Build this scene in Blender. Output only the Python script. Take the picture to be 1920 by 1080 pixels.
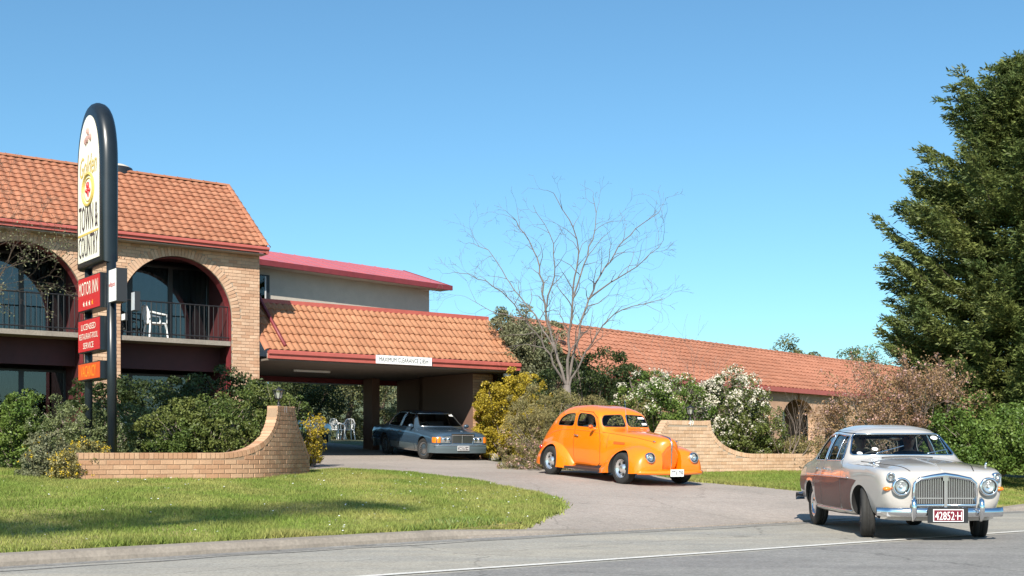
import bpy, bmesh, math, random
import numpy as np
from mathutils import Vector, Matrix
from mathutils.bvhtree import BVHTree
from mathutils.geometry import delaunay_2d_cdt

for _o in list(bpy.data.objects):
    bpy.data.objects.remove(_o)
SC = bpy.context.scene
COL = SC.collection
rad = math.radians

# ------------------------------------------------------------------ camera
F = 2300.0            # focal length in pixels of a 1920 px wide picture
HC = 1.11             # eye height over the road
YH = 850.0            # horizon row in the photograph
cam_d = bpy.data.cameras.new('camera')
cam_d.sensor_width = 36.0
cam_d.lens = 36.0 * F / 1920.0
cam_d.shift_y = (YH - 540.0) / 1920.0
cam_d.clip_start = 0.1
cam_d.clip_end = 6000
cam = bpy.data.objects.new('camera', cam_d)
COL.objects.link(cam)
cam.location = (0, 0, HC)
cam.rotation_euler = (rad(90), 0, 0)
SC.camera = cam

# ------------------------------------------------------------------ sky + sun
SUN_EL = rad(37)
SUN_AZ = math.atan2(-0.17, -0.985)          # towards the sun: behind the camera and to its left (x, y)
w = bpy.data.worlds.new('World')
SC.world = w
w.use_nodes = True
nt = w.node_tree
nt.nodes.clear()
sky = nt.nodes.new('ShaderNodeTexSky')
sky.sky_type = 'NISHITA'
sky.sun_disc = False
sky.sun_elevation = SUN_EL
sky.sun_rotation = SUN_AZ
sky.air_density = 1.0
sky.dust_density = 0.7
sky.ozone_density = 3.0
bg = nt.nodes.new('ShaderNodeBackground')
bg.inputs['Strength'].default_value = 0.092
wo = nt.nodes.new('ShaderNodeOutputWorld')
tint = nt.nodes.new('ShaderNodeMix')            # clear spring sky: a little less red than the model's
tint.data_type = 'RGBA'; tint.blend_type = 'MULTIPLY'; tint.inputs[0].default_value = 1.0
tint.inputs[7].default_value = (0.66, 0.955, 1.0, 1)
nt.links.new(sky.outputs[0], tint.inputs[6])
nt.links.new(tint.outputs[2], bg.inputs[0])
nt.links.new(bg.outputs[0], wo.inputs[0])
sun_d = bpy.data.lights.new('sun', 'SUN')
sun_d.energy = 4.5
sun_d.angle = rad(0.53)
sun_d.color = (1.0, 0.93, 0.82)
sun = bpy.data.objects.new('sun', sun_d)
COL.objects.link(sun)
sun.location = (-20, -30, 40)
_tr = Vector((0.17 * math.cos(SUN_EL), 0.985 * math.cos(SUN_EL), -math.sin(SUN_EL)))
sun.rotation_euler = _tr.to_track_quat('-Z', 'Y').to_euler()

SC.view_settings.view_transform = 'Standard'
SC.view_settings.look = 'None'
SC.view_settings.exposure = 0.82
SC.view_settings.gamma = 1.0
SC.view_settings.use_curve_mapping = False
SC.cycles.max_bounces = 8
SC.cycles.transparent_max_bounces = 16
SC.cycles.caustics_reflective = False
SC.cycles.caustics_refractive = False

# ------------------------------------------------------------------ helpers
RNG = np.random.default_rng(7)
random.seed(7)
D = np.array((0.802, 0.597)); M_ = np.array((-0.597, 0.802))

def st(s, t, z=0.0):
    """street frame -> world: s runs along the road, t away from it"""
    return Vector((D[0] * s + M_[0] * t, D[1] * s + M_[1] * t, z))

def pchip(xs, ys):
    xs = np.asarray(xs, float); ys = np.asarray(ys, float)
    h = np.diff(xs)
    d = np.diff(ys, axis=0) / (h if ys.ndim == 1 else h[:, None])
    m = np.zeros_like(ys)
    if len(xs) == 2:
        m[:] = d[0]
    else:
        a = d[:-1]; b = d[1:]
        hh = h if ys.ndim == 1 else h[:, None]
        w1 = 2 * hh[1:] + hh[:-1]; w2 = hh[1:] + 2 * hh[:-1]
        with np.errstate(divide='ignore', invalid='ignore'):
            mm = (w1 + w2) / (w1 / a + w2 / b)
        m[1:-1] = np.where(a * b > 0, mm, 0)
        m[0] = d[0]; m[-1] = d[-1]
    def f(x):
        x = np.clip(np.asarray(x, float), xs[0], xs[-1])
        i = np.clip(np.searchsorted(xs, x, side='right') - 1, 0, len(xs) - 2)
        H = h[i]; tt = (x - xs[i]) / H
        if ys.ndim > 1:
            tt = tt[..., None]; H = H[..., None]
        return ((1 + 2 * tt) * (1 - tt) ** 2 * ys[i] + tt * (1 - tt) ** 2 * H * m[i]
                + tt * tt * (3 - 2 * tt) * ys[i + 1] + tt * tt * (tt - 1) * H * m[i + 1])
    return f

_lawn = pchip([-500, 13.30, 13.55, 14.5, 17, 19, 22, 25, 31, 36, 45, 60, 200, 3000],
              [-.05, -.05, .09, .145, .352, .487, .648, .755, .95, 1.25, 1.65, 2.0, 3.0, 3.0])
_drive = pchip([-500, 13.30, 14.5, 17, 19, 22, 25, 31, 36, 45, 60, 200, 3000],
               [.0, .0, .13, .34, .475, .635, .74, .95, 1.25, 1.65, 2.0, 3.0, 3.0])

def tnorm(x, y):
    s = D[0] * x + D[1] * y; t = M_[0] * x + M_[1] * y
    tg = np.interp(s, [-40, 3.2, 9, 200], [12.6, 12.80, 13.35, 13.35])
    return t - tg + 13.35

def zl(x, y):
    return float(_lawn(tnorm(x, y)))

def zd(x, y):
    return float(_drive(tnorm(x, y)))

def unproj(px, py, zf=zl):
    """where the line of sight through a photograph pixel meets the terrain"""
    k = (px - 960) / F; m = (YH - py) / F
    Y = 8.0
    while Y < 90:
        z = HC + m * Y
        if z <= zf(k * Y, Y):
            break
        Y += 0.02
    return Vector((k * Y, Y, zf(k * Y, Y)))

def at(px, py, Y):
    return Vector(((px - 960) / F * Y, Y, HC + (YH - py) / F * Y))

# ---- materials
MATS = {}
def mat(name, col, rough=0.6, metal=0.0, noise=None, bump=None, island=0.0, objrand=0.0, coat=0.0,
        spec=0.5, col2=None, mix=None, transl=0.0, cracks=None):
    m = bpy.data.materials.new(name); MATS[name] = m
    m.use_nodes = True
    nt = m.node_tree; N = nt.nodes; L = nt.links
    b = N['Principled BSDF']
    b.inputs['Roughness'].default_value = rough
    b.inputs['Metallic'].default_value = metal
    b.inputs['Specular IOR Level'].default_value = spec
    if coat:
        b.inputs['Coat Weight'].default_value = coat
        b.inputs['Coat Roughness'].default_value = 0.03
    c4 = (*col, 1)
    b.inputs['Base Color'].default_value = c4
    geo = N.new('ShaderNodeNewGeometry')
    out = None
    if col2 is not None:
        mx = N.new('ShaderNodeMix'); mx.data_type = 'RGBA'
        mx.inputs[6].default_value = c4; mx.inputs[7].default_value = (*col2, 1)
        if mix is None:                       # random per piece
            oi = N.new('ShaderNodeObjectInfo')
            ad = N.new('ShaderNodeMath'); ad.operation = 'ADD'
            L.new(oi.outputs['Random'], ad.inputs[0]); L.new(geo.outputs['Random Per Island'], ad.inputs[1])
            fr = N.new('ShaderNodeMath'); fr.operation = 'FRACT'
            L.new(ad.outputs[0], fr.inputs[0]); L.new(fr.outputs[0], mx.inputs[0])
        else:                                 # large soft patches (scale, low, high[, stretch])
            nz = N.new('ShaderNodeTexNoise'); nz.inputs['Scale'].default_value = mix[0]
            nz.inputs['Detail'].default_value = 6
            nz.inputs['Roughness'].default_value = 0.62
            if len(mix) > 3:
                mp = N.new('ShaderNodeMapping'); mp.inputs['Scale'].default_value = mix[3]
                if len(mix) > 4: mp.inputs['Rotation'].default_value = mix[4]
                L.new(geo.outputs['Position'], mp.inputs['Vector']); L.new(mp.outputs[0], nz.inputs['Vector'])
            else:
                L.new(geo.outputs['Position'], nz.inputs['Vector'])
            mr = N.new('ShaderNodeMapRange')
            mr.inputs[1].default_value = mix[1]; mr.inputs[2].default_value = mix[2]
            L.new(nz.outputs['Fac'], mr.inputs[0]); L.new(mr.outputs[0], mx.inputs[0])
        out = mx.outputs[2]
    def mul(prev, fac_socket, lo, hi):
        mr = N.new('ShaderNodeMapRange')
        mr.inputs[3].default_value = lo; mr.inputs[4].default_value = hi
        L.new(fac_socket, mr.inputs[0])
        v = N.new('ShaderNodeVectorMath'); v.operation = 'SCALE'
        if prev is None:
            v.inputs[0].default_value = col
        else:
            L.new(prev, v.inputs[0])
        L.new(mr.outputs[0], v.inputs['Scale'])
        return v.outputs[0]
    if noise:
        for (sc, am) in (noise if isinstance(noise, list) else [noise]):
            nz = N.new('ShaderNodeTexNoise'); nz.inputs['Scale'].default_value = sc
            nz.inputs['Detail'].default_value = 5
            nz.inputs['Roughness'].default_value = 0.65
            L.new(geo.outputs['Position'], nz.inputs['Vector'])
            mr0 = N.new('ShaderNodeMapRange')
            mr0.inputs[1].default_value = 0.28; mr0.inputs[2].default_value = 0.72
            L.new(nz.outputs['Fac'], mr0.inputs[0])
            out = mul(out, mr0.outputs[0], 1 - am, 1 + am)
    if cracks:                                # (scale, width, darkness): thin irregular crack lines
        wz = N.new('ShaderNodeTexNoise'); wz.inputs['Scale'].default_value = 2.3; wz.inputs['Detail'].default_value = 4
        L.new(geo.outputs['Position'], wz.inputs['Vector'])
        va = N.new('ShaderNodeVectorMath'); va.operation = 'MULTIPLY_ADD'
        va.inputs[1].default_value = (.5, .5, .5)
        L.new(wz.outputs['Color'], va.inputs[0]); L.new(geo.outputs['Position'], va.inputs[2])
        vo = N.new('ShaderNodeTexVoronoi'); vo.feature = 'DISTANCE_TO_EDGE'; vo.inputs['Scale'].default_value = cracks[0]
        L.new(va.outputs[0], vo.inputs['Vector'])
        mc = N.new('ShaderNodeMapRange'); mc.inputs[1].default_value = 0; mc.inputs[2].default_value = cracks[1]
        L.new(vo.outputs['Distance'], mc.inputs[0])
        out = mul(out, mc.outputs[0], cracks[2], 1.0)
    if island:
        out = mul(out, geo.outputs['Random Per Island'], 1 - island, 1 + island)
    if objrand:
        oi = N.new('ShaderNodeObjectInfo')
        out = mul(out, oi.outputs['Random'], 1 - objrand, 1 + objrand)
    if out is not None:
        L.new(out, b.inputs['Base Color'])
    if bump:
        nz = N.new('ShaderNodeTexNoise'); nz.inputs['Scale'].default_value = bump[0]
        nz.inputs['Detail'].default_value = 4
        L.new(geo.outputs['Position'], nz.inputs['Vector'])
        bp = N.new('ShaderNodeBump'); bp.inputs['Strength'].default_value = bump[1]
        bp.inputs['Distance'].default_value = bump[2] if len(bump) > 2 else 0.02
        L.new(nz.outputs['Fac'], bp.inputs['Height']); L.new(bp.outputs[0], b.inputs['Normal'])
    if transl:
        tr = N.new('ShaderNodeBsdfTranslucent')
        tr.inputs['Color'].default_value = (col[0] * 1.2, col[1] * 1.3, col[2] * 0.8, 1)
        if out is not None: L.new(out, tr.inputs['Color'])
        ms = N.new('ShaderNodeMixShader'); ms.inputs[0].default_value = transl
        L.new(b.outputs[0], ms.inputs[1]); L.new(tr.outputs[0], ms.inputs[2])
        L.new(ms.outputs[0], N['Material Output'].inputs['Surface'])
    return m

def glass_mat(name, tint=(.8, .85, .85), ior=1.5, rough=0.0, opaque=0.0, base=(.02, .03, .04)):
    m = bpy.data.materials.new(name); MATS[name] = m
    m.use_nodes = True
    nt = m.node_tree; N = nt.nodes; L = nt.links
    N.clear()
    tr = N.new('ShaderNodeBsdfTransparent'); tr.inputs[0].default_value = (*tint, 1)
    gl = N.new('ShaderNodeBsdfGlossy'); gl.inputs['Roughness'].default_value = rough
    fr = N.new('ShaderNodeFresnel'); fr.inputs['IOR'].default_value = ior
    ms = N.new('ShaderNodeMixShader')
    o = N.new('ShaderNodeOutputMaterial')
    L.new(fr.outputs[0], ms.inputs[0]); L.new(tr.outputs[0], ms.inputs[1]); L.new(gl.outputs[0], ms.inputs[2])
    L.new(ms.outputs[0], o.inputs['Surface'])
    return m

# ---- mesh building
class MB:
    def __init__(s):
        s.v = []; s.f = []
    def add(s, vs, fs):
        n = len(s.v)
        s.v += [tuple(p) for p in vs]
        s.f += [tuple(i + n for i in f) for f in fs]
        return s
    def box(s, c, size, rot=None):
        c = Vector(c); hx, hy, hz = size[0] / 2, size[1] / 2, size[2] / 2
        vs = [Vector((x, y, z)) for x in (-hx, hx) for y in (-hy, hy) for z in (-hz, hz)]
        if rot is not None:
            vs = [rot @ p for p in vs]
        vs = [p + c for p in vs]
        return s.add(vs, [(0, 1, 3, 2), (4, 6, 7, 5), (0, 4, 5, 1), (2, 3, 7, 6), (0, 2, 6, 4), (1, 5, 7, 3)])
    def prism(s, poly, vec):
        """closed polygon (3-D points) swept along vec"""
        n = len(poly); vec = Vector(vec)
        a = [Vector(p) for p in poly]; b = [p + vec for p in a]
        return s.add(a + b, [tuple(range(n))[::-1], tuple(range(n, 2 * n))] +
                     [(i, (i + 1) % n, n + (i + 1) % n, n + i) for i in range(n)])
    def tube(s, pts, r, n=8, cap=True, closed=False):
        pts = [Vector(p) for p in pts]; k = len(pts)
        rr = r if hasattr(r, '__len__') else [r] * k
        vs = []; fs = []
        up = None
        for i, p in enumerate(pts):
            if closed: t = pts[(i + 1) % k] - pts[i - 1]
            else: t = pts[min(i + 1, k - 1)] - pts[max(i - 1, 0)]
            t = t.normalized() if t.length > 1e-9 else Vector((0, 0, 1))
            if up is None:
                up = Vector((0, 0, 1)) if abs(t.z) < .9 else Vector((1, 0, 0))
            a = t.cross(up)
            if a.length < 1e-6: a = t.cross(Vector((0, 1, .3)))
            a.normalize(); b = a.cross(t).normalized(); up = b
            for j in range(n):
                an = 2 * math.pi * j / n
                vs.append(p + a * math.cos(an) * rr[i] + b * math.sin(an) * rr[i])
        for i in range(k if closed else k - 1):
            i2 = (i + 1) % k
            for j in range(n):
                j2 = (j + 1) % n
                fs.append((i * n + j, i2 * n + j, i2 * n + j2, i * n + j2))
        if cap and not closed:
            fs.append(tuple(range(n))); fs.append(tuple(range((k - 1) * n, k * n))[::-1])
        return s.add(vs, fs)
    def lathe(s, prof, c=(0, 0, 0), axis='z', n=24, cap=False):
        """profile of (radius, height) spun round an axis through c"""
        c = Vector(c); vs = []; fs = []; k = len(prof)
        for (r, h) in prof:
            for j in range(n):
                a = 2 * math.pi * j / n; ca, sa = math.cos(a) * r, math.sin(a) * r
                p = {'z': (ca, sa, h), 'y': (ca, h, sa), 'x': (h, ca, sa)}[axis]
                vs.append(c + Vector(p))
        for i in range(k - 1):
            for j in range(n):
                j2 = (j + 1) % n
                fs.append((i * n + j, i * n + j2, (i + 1) * n + j2, (i + 1) * n + j))
        if cap:
            fs.append(tuple(range(n))[::-1]); fs.append(tuple(range((k - 1) * n, k * n)))
        return s.add(vs, fs)
    def ball(s, c, r, n=10, m=7):
        r = r if hasattr(r, '__len__') else (r, r, r)
        c = Vector(c); vs = []; fs = []
        for i in range(m + 1):
            th = math.pi * i / m
            for j in range(n):
                a = 2 * math.pi * j / n
                vs.append(c + Vector((r[0] * math.sin(th) * math.cos(a), r[1] * math.sin(th) * math.sin(a), r[2] * math.cos(th))))
        for i in range(m):
            for j in range(n):
                j2 = (j + 1) % n
                fs.append((i * n + j, (i + 1) * n + j, (i + 1) * n + j2, i * n + j2))
        return s.add(vs, fs)
    def mesh(s, name, origin=(0, 0, 0), smooth=False):
        me = bpy.data.meshes.new(name)
        o = Vector(origin)
        me.from_pydata([Vector(p) - o for p in s.v], [], s.f)
        if smooth: me.shade_smooth()
        me.validate()
        return me
    def build(s, name, m, parent=None, smooth=False, loc=None):
        org = wloc(parent) if parent is not None else (Vector(loc) if loc is not None else Vector((0, 0, 0)))
        return put(name, s.mesh(name, org, smooth), m, parent, loc=None if parent is not None else loc)

_WL = {}
def wloc(o):
    """origin of the frame in which a parent's children are given"""
    return _WL.get(o.name, Vector((0, 0, 0)))

def put(name, me, m, parent=None, loc=None):
    o = bpy.data.objects.new(name, me)
    COL.objects.link(o)
    if m is not None and not me.materials:
        me.materials.append(MATS[m] if isinstance(m, str) else m)
    if parent is not None:
        o.parent = parent
        _WL[o.name] = wloc(parent)
    elif loc is not None:
        o.location = loc; _WL[o.name] = Vector(loc)
    return o

def tag(o, label=None, cat=None, group=None, kind=None):
    if label: o['label'] = label
    if cat: o['category'] = cat
    if group: o['group'] = group
    if kind: o['kind'] = kind
    return o

def thing(name, loc, label, cat, group=None, rotz=None):
    o = bpy.data.objects.new(name, None)
    o.empty_display_size = 0.2
    COL.objects.link(o)
    o.location = loc
    if rotz is not None:
        o.rotation_euler = (0, 0, rotz)
        _WL[o.name] = Vector((0, 0, 0))      # children are given in local coordinates
    else:
        _WL[o.name] = Vector(loc)            # children are given in world coordinates
    return tag(o, label, cat, group)

def struct(name, mb, m, smooth=False):
    o = mb.build(name, m, smooth=smooth)
    o['kind'] = 'structure'
    return o

def np_mesh(name, V, Fq, smooth=False):
    """fast mesh from numpy arrays: V (n,3), Fq (m,k)"""
    me = bpy.data.meshes.new(name)
    V = np.ascontiguousarray(V, np.float32); Fq = np.ascontiguousarray(Fq, np.int32)
    me.vertices.add(len(V)); me.vertices.foreach_set('co', V.ravel())
    k = Fq.shape[1]
    me.loops.add(Fq.size); me.loops.foreach_set('vertex_index', Fq.ravel())
    me.polygons.add(len(Fq))
    me.polygons.foreach_set('loop_start', np.arange(0, Fq.size, k, dtype=np.int32))
    me.polygons.foreach_set('loop_total', np.full(len(Fq), k, np.int32))
    me.update(calc_edges=True)
    if smooth: me.shade_smooth()
    return me

def text_mb(txt, origin, ax, ay, width, height, extr=0.004, mb=None, font_shear=0.0):
    """flat lettering stretched to width x height; origin is the lower left corner"""
    cu = bpy.data.curves.new('lettering', 'FONT'); cu.body = txt; cu.resolution_u = 2
    cu.shear = font_shear; cu.offset = 0.0
    ob = bpy.data.objects.new('lettering', cu); COL.objects.link(ob)
    dg = bpy.context.evaluated_depsgraph_get()
    me = bpy.data.meshes.new_from_object(ob.evaluated_get(dg))
    V = np.array([v.co[:] for v in me.vertices]); P = [tuple(p.vertices) for p in me.polygons]
    bpy.data.objects.remove(ob); bpy.data.curves.remove(cu); bpy.data.meshes.remove(me)
    V = (V - V.min(0)) / np.maximum(V.max(0) - V.min(0), 1e-6)
    origin = Vector(origin); ax = Vector(ax).normalized(); ay = Vector(ay).normalized(); n = ax.cross(ay)
    mb = mb or MB()
    return mb.add([origin + ax * (p[0] * width) + ay * (p[1] * height) + n * extr for p in V], P)

def boolean(o, cutter, op='DIFFERENCE', keep=False):
    par = o.parent; o.parent = None          # cut in the part's own space
    md = o.modifiers.new('b', 'BOOLEAN')
    md.object = cutter; md.operation = op; md.solver = 'EXACT'
    md.material_mode = 'TRANSFER'
    dg = bpy.context.evaluated_depsgraph_get()
    dg.update()
    me = bpy.data.meshes.new_from_object(o.evaluated_get(dg))
    o.modifiers.remove(md); o.parent = par
    old = o.data; nm = old.name
    o.data = me; bpy.data.meshes.remove(old); me.name = nm
    if not keep:
        cm = cutter.data; bpy.data.objects.remove(cutter); bpy.data.meshes.remove(cm)

def temp_obj(mb_or_me, m=None):
    me = mb_or_me.mesh('tmp') if isinstance(mb_or_me, MB) else mb_or_me
    bm = bmesh.new(); bm.from_mesh(me); bmesh.ops.recalc_face_normals(bm, faces=bm.faces); bm.to_mesh(me); bm.free()
    o = bpy.data.objects.new('tmp', me); COL.objects.link(o)
    if m: me.materials.append(MATS[m])
    return o

# ------------------------------------------------------------------ materials
mat('asphalt', (.345, .315, .262), .92, cracks=(.22, .006, .62), noise=[(32, .36), (12, .16), (1.2, .12)], bump=(90, .5, .01), col2=(.27, .26, .235), mix=(.25, .35, .65, (1, 5, 1), (0, 0, rad(-36.7))))
mat('asphalt_dark', (.235, .225, .21), .9, cracks=(.25, .006, .6), noise=[(32, .36), (12, .16), (1.5, .15)], col2=(.20, .19, .18), mix=(.3, .4, .6, (1, 4, 1), (0, 0, rad(-36.7))), bump=(90, .5, .01))
mat('drive_seal', (.345, .295, .258), .92, cracks=(.30, .007, .7), noise=[(32, .30), (9, .12), (.9, .14)], bump=(60, .4, .01), col2=(.265, .23, .20), mix=(.45, .45, .62))
mat('concrete', (.25, .215, .18), .85, noise=[(25, .2), (2, .18)], bump=(50, .3, .01))
mat('white_line', (.62, .60, .56), .8, noise=[(30, .25), (4, .15)])
mat('lawn_soil', (.20, .22, .045), .95, noise=[(18, .25), (1.2, .15)], bump=(40, .6, .03), col2=(.32, .27, .10), mix=(.45, .42, .62))
mat('grass_blade', (.19, .255, .05), .7, island=.4, noise=(.6, .14), col2=(.35, .325, .105), mix=(.55, .42, .68), transl=.3, spec=.25)
mat('weed_leaf', (.15, .21, .045), .5, island=.4, transl=.2)
mat('ground_soil', (.12, .105, .06), .95, noise=[(6, .3), (.4, .2)], bump=(20, .5, .03), col2=(.10, .13, .04), mix=(.08, .4, .6))
mat('brick_cream', (.45, .26, .16), .85, noise=[(40, .14), (2.2, .14)], bump=(80, .25, .004), col2=(.57, .385, .26))
mat('brick_tan', (.39, .21, .12), .85, noise=[(40, .15), (3, .12)], bump=(80, .25, .004), col2=(.49, .305, .19))
mat('brick_right', (.49, .31, .19), .85, noise=[(40, .14), (2.2, .13)], bump=(80, .25, .004), col2=(.59, .41, .28))
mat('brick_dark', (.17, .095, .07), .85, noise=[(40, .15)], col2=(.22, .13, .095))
mat('mortar', (.36, .29, .22), .95, noise=[(60, .15)])
mat('mortar_dark', (.30, .20, .13), .95, noise=[(60, .15)])
mat('tile_terracotta', (.32, .122, .064), .8, noise=[(12, .10), (60, .14), (1.1, .11)], col2=(.37, .158, .088), bump=(120, .15, .003))
mat('tile_carport', (.335, .142, .07), .8, noise=[(12, .10), (60, .13), (1.1, .10)], col2=(.385, .178, .092), bump=(120, .15, .003))
mat('tile_far', (.33, .13, .074), .8, noise=[(12, .12), (.8, .12)], col2=(.375, .158, .095))
mat('red_paint', (.41, .10, .078), .45, noise=[(3, .12)])
mat('maroon_shaded', (.07, .016, .018), .6, noise=[(4, .15)])  # maroon paint with the shade of the balcony recesses put into its colour
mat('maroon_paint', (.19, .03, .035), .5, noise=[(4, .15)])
mat('metal_roof_red', (.50, .13, .14), .42, noise=[(2, .08)])
mat('render_grey', (.47, .42, .36), .9, noise=[(3, .07), (30, .05)])
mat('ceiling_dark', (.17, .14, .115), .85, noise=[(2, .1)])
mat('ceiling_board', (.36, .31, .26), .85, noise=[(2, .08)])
mat('black_metal', (.018, .018, .02), .4, noise=[(5, .2)])
mat('sign_green', (.011, .016, .021), .32, noise=[(3, .2)])
mat('sign_white', (.80, .78, .66), .4)
mat('sign_red', (.50, .02, .025), .35)
mat('sign_orange', (.62, .085, .015), .35)
mat('vacancy_orange', (.95, .33, .03), .4)
mat('gold', (.62, .45, .12), .5)
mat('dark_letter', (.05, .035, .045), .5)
mat('plate_white', (.82, .82, .80), .35)
mat('plate_maroon', (.14, .006, .02), .35)
mat('white_plastic', (.80, .80, .79), .4)
mat('curtain', (.40, .43, .47), .9, noise=[(3, .12)])
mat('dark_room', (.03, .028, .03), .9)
mat('frame_dark', (.03, .03, .033), .4)
mat('frame_alu', (.55, .55, .55), .4)
mat('chrome', (.78, .79, .82), .09, metal=1.0)
mat('rim_polish', (.80, .80, .80), .22, metal=.85)
mat('chrome_dull', (.62, .62, .62), .28, metal=1.0)
mat('steel', (.45, .45, .46), .35, metal=1.0)
mat('tyre', (.022, .021, .02), .8, noise=[(20, .2)])
mat('under', (.012, .012, .012), .9)
mat('seat_tan', (.33, .18, .07), .6)
mat('seat_dark', (.05, .03, .028), .6)
mat('amber', (.80, .20, .01), .2, coat=.6)
mat('red_lens', (.45, .01, .01), .2, coat=.6)
mat('lens', (.75, .76, .76), .08, metal=.7, coat=.5)
mat('paint_orange', (.93, .205, .0015), .36, coat=1.0, spec=.5)
mat('paint_orange_dark', (.50, .10, .012), .35, coat=.6)
mat('paint_beige', (.47, .44, .41), .3, coat=1.0)
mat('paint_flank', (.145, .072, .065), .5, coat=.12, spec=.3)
mat('paint_roofgrey', (.42, .42, .43), .35, coat=.6)
mat('paint_blue', (.05, .088, .135), .25, metal=.2, coat=1.0)
mat('paint_bluegrey', (.085, .115, .13), .4, coat=.5)
mat('paint_black', (.012, .014, .02), .3, coat=1.0)
mat('rubber_trim', (.03, .03, .03), .6)
mat('skin', (.50, .29, .20), .55)
mat('hair_grey', (.22, .20, .18), .8)
mat('hair_dark', (.03, .022, .018), .7)
mat('shirt_white', (.78, .76, .74), .8)
mat('shirt_dark', (.04, .045, .06), .8)
mat('shirt_pink', (.55, .35, .34), .8)
mat('trousers', (.05, .055, .075), .85)
mat('eye', (.02, .015, .012), .2)
mat('bark_pale', (.20, .17, .145), .9, noise=[(25, .3), (5, .25)], bump=(30, .6, .02))
mat('bark_grey', (.15, .125, .11), .9, noise=[(8, .3)])
mat('bark_twig', (.21, .165, .14), .9, noise=[(8, .25)])
mat('bark_brown', (.115, .085, .065), .95, noise=[(8, .25)])
mat('bark_dark', (.075, .055, .04), .95, noise=[(25, .3)], bump=(30, .6, .02))
mat('rock', (.42, .38, .33), .9, noise=[(12, .25)], bump=(20, .6, .03))
mat('hill_green', (.085, .105, .05), .95, noise=[(.15, .3), (.03, .2)], bump=(.3, 1, 1.0))
def leafmat(n, a, b, tr=.28, isl=.42, rough=.5, mixs=1.2):
    mat(n, a, rough, island=isl, col2=b, mix=(mixs, .38, .62), transl=tr, spec=.35)
leafmat('leaf_dark', (.038, .06, .018), (.065, .088, .025))
leafmat('leaf_mid', (.08, .118, .026), (.145, .165, .042))
leafmat('leaf_bright', (.085, .15, .027), (.155, .215, .045))
leafmat('leaf_grey', (.15, .165, .085), (.215, .21, .115))
leafmat('leaf_olive', (.20, .185, .07), (.30, .25, .105))
leafmat('leaf_pink', (.27, .20, .135), (.34, .22, .19))
leafmat('leaf_gold', (.33, .255, .025), (.48, .365, .04))
leafmat('leaf_russet', (.24, .135, .08), (.30, .20, .10))
leafmat('leaf_greygreen', (.10, .135, .05), (.165, .185, .075))
leafmat('leaf_conifer', (.095, .135, .04), (.175, .20, .056), tr=.3, mixs=.8)
leafmat('leaf_far', (.11, .125, .045), (.17, .17, .07))
mat('blossom_white', (.74, .68, .56), .8, island=.15, transl=.3)
mat('blossom_pink', (.52, .33, .30), .8, island=.25, transl=.3)
mat('blossom_yellow', (.70, .50, .03), .8, island=.2, transl=.3)
glass_mat('car_glass', (.84, .90, .90), 1.45)
glass_mat('car_glass_dark', (.42, .48, .50), 1.45)
glass_mat('lamp_glass', (.92, .93, .93), 1.5, .04)
glass_mat('window_glass', (.55, .60, .62), 1.9)
# ================================================================== the ground
def axis_samples(lo, hi, step, far, n=14):
    a = np.arange(lo, hi + step / 2, step)
    g = np.geomspace(step * 2, far, n)
    return np.concatenate([lo - g[::-1], a, hi + g])

def build_ground():
    xs = axis_samples(-30, 30, 1.0, 2500); ys = axis_samples(-10, 80, 0.75, 2500)
    X, Y = np.meshgrid(xs, ys)
    T = tnorm(X, Y)
    Z = np.minimum(_lawn(T), _drive(T)) - 0.06
    V = np.stack([X, Y, Z], -1).reshape(-1, 3)
    nx = len(xs); ny = len(ys)
    i, j = np.meshgrid(np.arange(nx - 1), np.arange(ny - 1))
    a = (j * nx + i).ravel()
    Fq = np.stack([a, a + 1, a + nx + 1, a + nx], 1)
    o = put('ground', np_mesh('ground', V, Fq, True), 'ground_soil')
    o['kind'] = 'structure'
build_ground()

def sheet(name, poly, zf, m, step=0.6, lift=0.0, skirt=0.0, kind='structure'):
    """a draped sheet inside a polygon of (x, y) points, with an optional skirt down its edge"""
    P = [Vector((p[0], p[1])) for p in poly]
    E = []
    B = []
    for a, b in zip(P, P[1:] + P[:1]):
        n = max(1, int((b - a).length / step))
        for k in range(n): B.append(a + (b - a) * (k / n))
    nb = len(B)
    pts = list(B)
    x0 = min(p.x for p in P); x1 = max(p.x for p in P); y0 = min(p.y for p in P); y1 = max(p.y for p in P)
    def inside(x, y):
        c = False
        for a, b in zip(P, P[1:] + P[:1]):
            if (a.y > y) != (b.y > y) and x < (b.x - a.x) * (y - a.y) / (b.y - a.y) + a.x: c = not c
        return c
    for x in np.arange(x0, x1, step):
        for y in np.arange(y0, y1, step):
            if inside(x, y): pts.append(Vector((x + .01, y + .01)))
    vs, es, fs, *_ = delaunay_2d_cdt(pts, [(i, (i + 1) % nb) for i in range(nb)], [], 1, 1e-4)
    mb = MB()
    mb.v = [(p.x, p.y, zf(p.x, p.y) + lift) for p in vs]
    mb.f = [tuple(f) for f in fs]
    if skirt:
        mb.add([(p.x, p.y, zf(p.x, p.y) + lift) for p in B] + [(p.x, p.y, zf(p.x, p.y) + lift - skirt) for p in B],
               [(i, (i + 1) % nb, nb + (i + 1) % nb, nb + i) for i in range(nb)])
    o = mb.build(name, m, smooth=False)
    bm = bmesh.new(); bm.from_mesh(o.data); bmesh.ops.recalc_face_normals(bm, faces=bm.faces)
    up = sum(f.normal.z for f in bm.faces)
    if up < 0: bmesh.ops.reverse_faces(bm, faces=bm.faces)
    bm.to_mesh(o.data); bm.free()
    o['kind'] = kind
    return o

def sxy(s, t):
    p = st(s, t); return (p.x, p.y)

def tgut(s):
    return float(np.interp(s, [-40, 3.2, 9, 200], [12.6, 12.80, 13.35, 13.35]))

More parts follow.
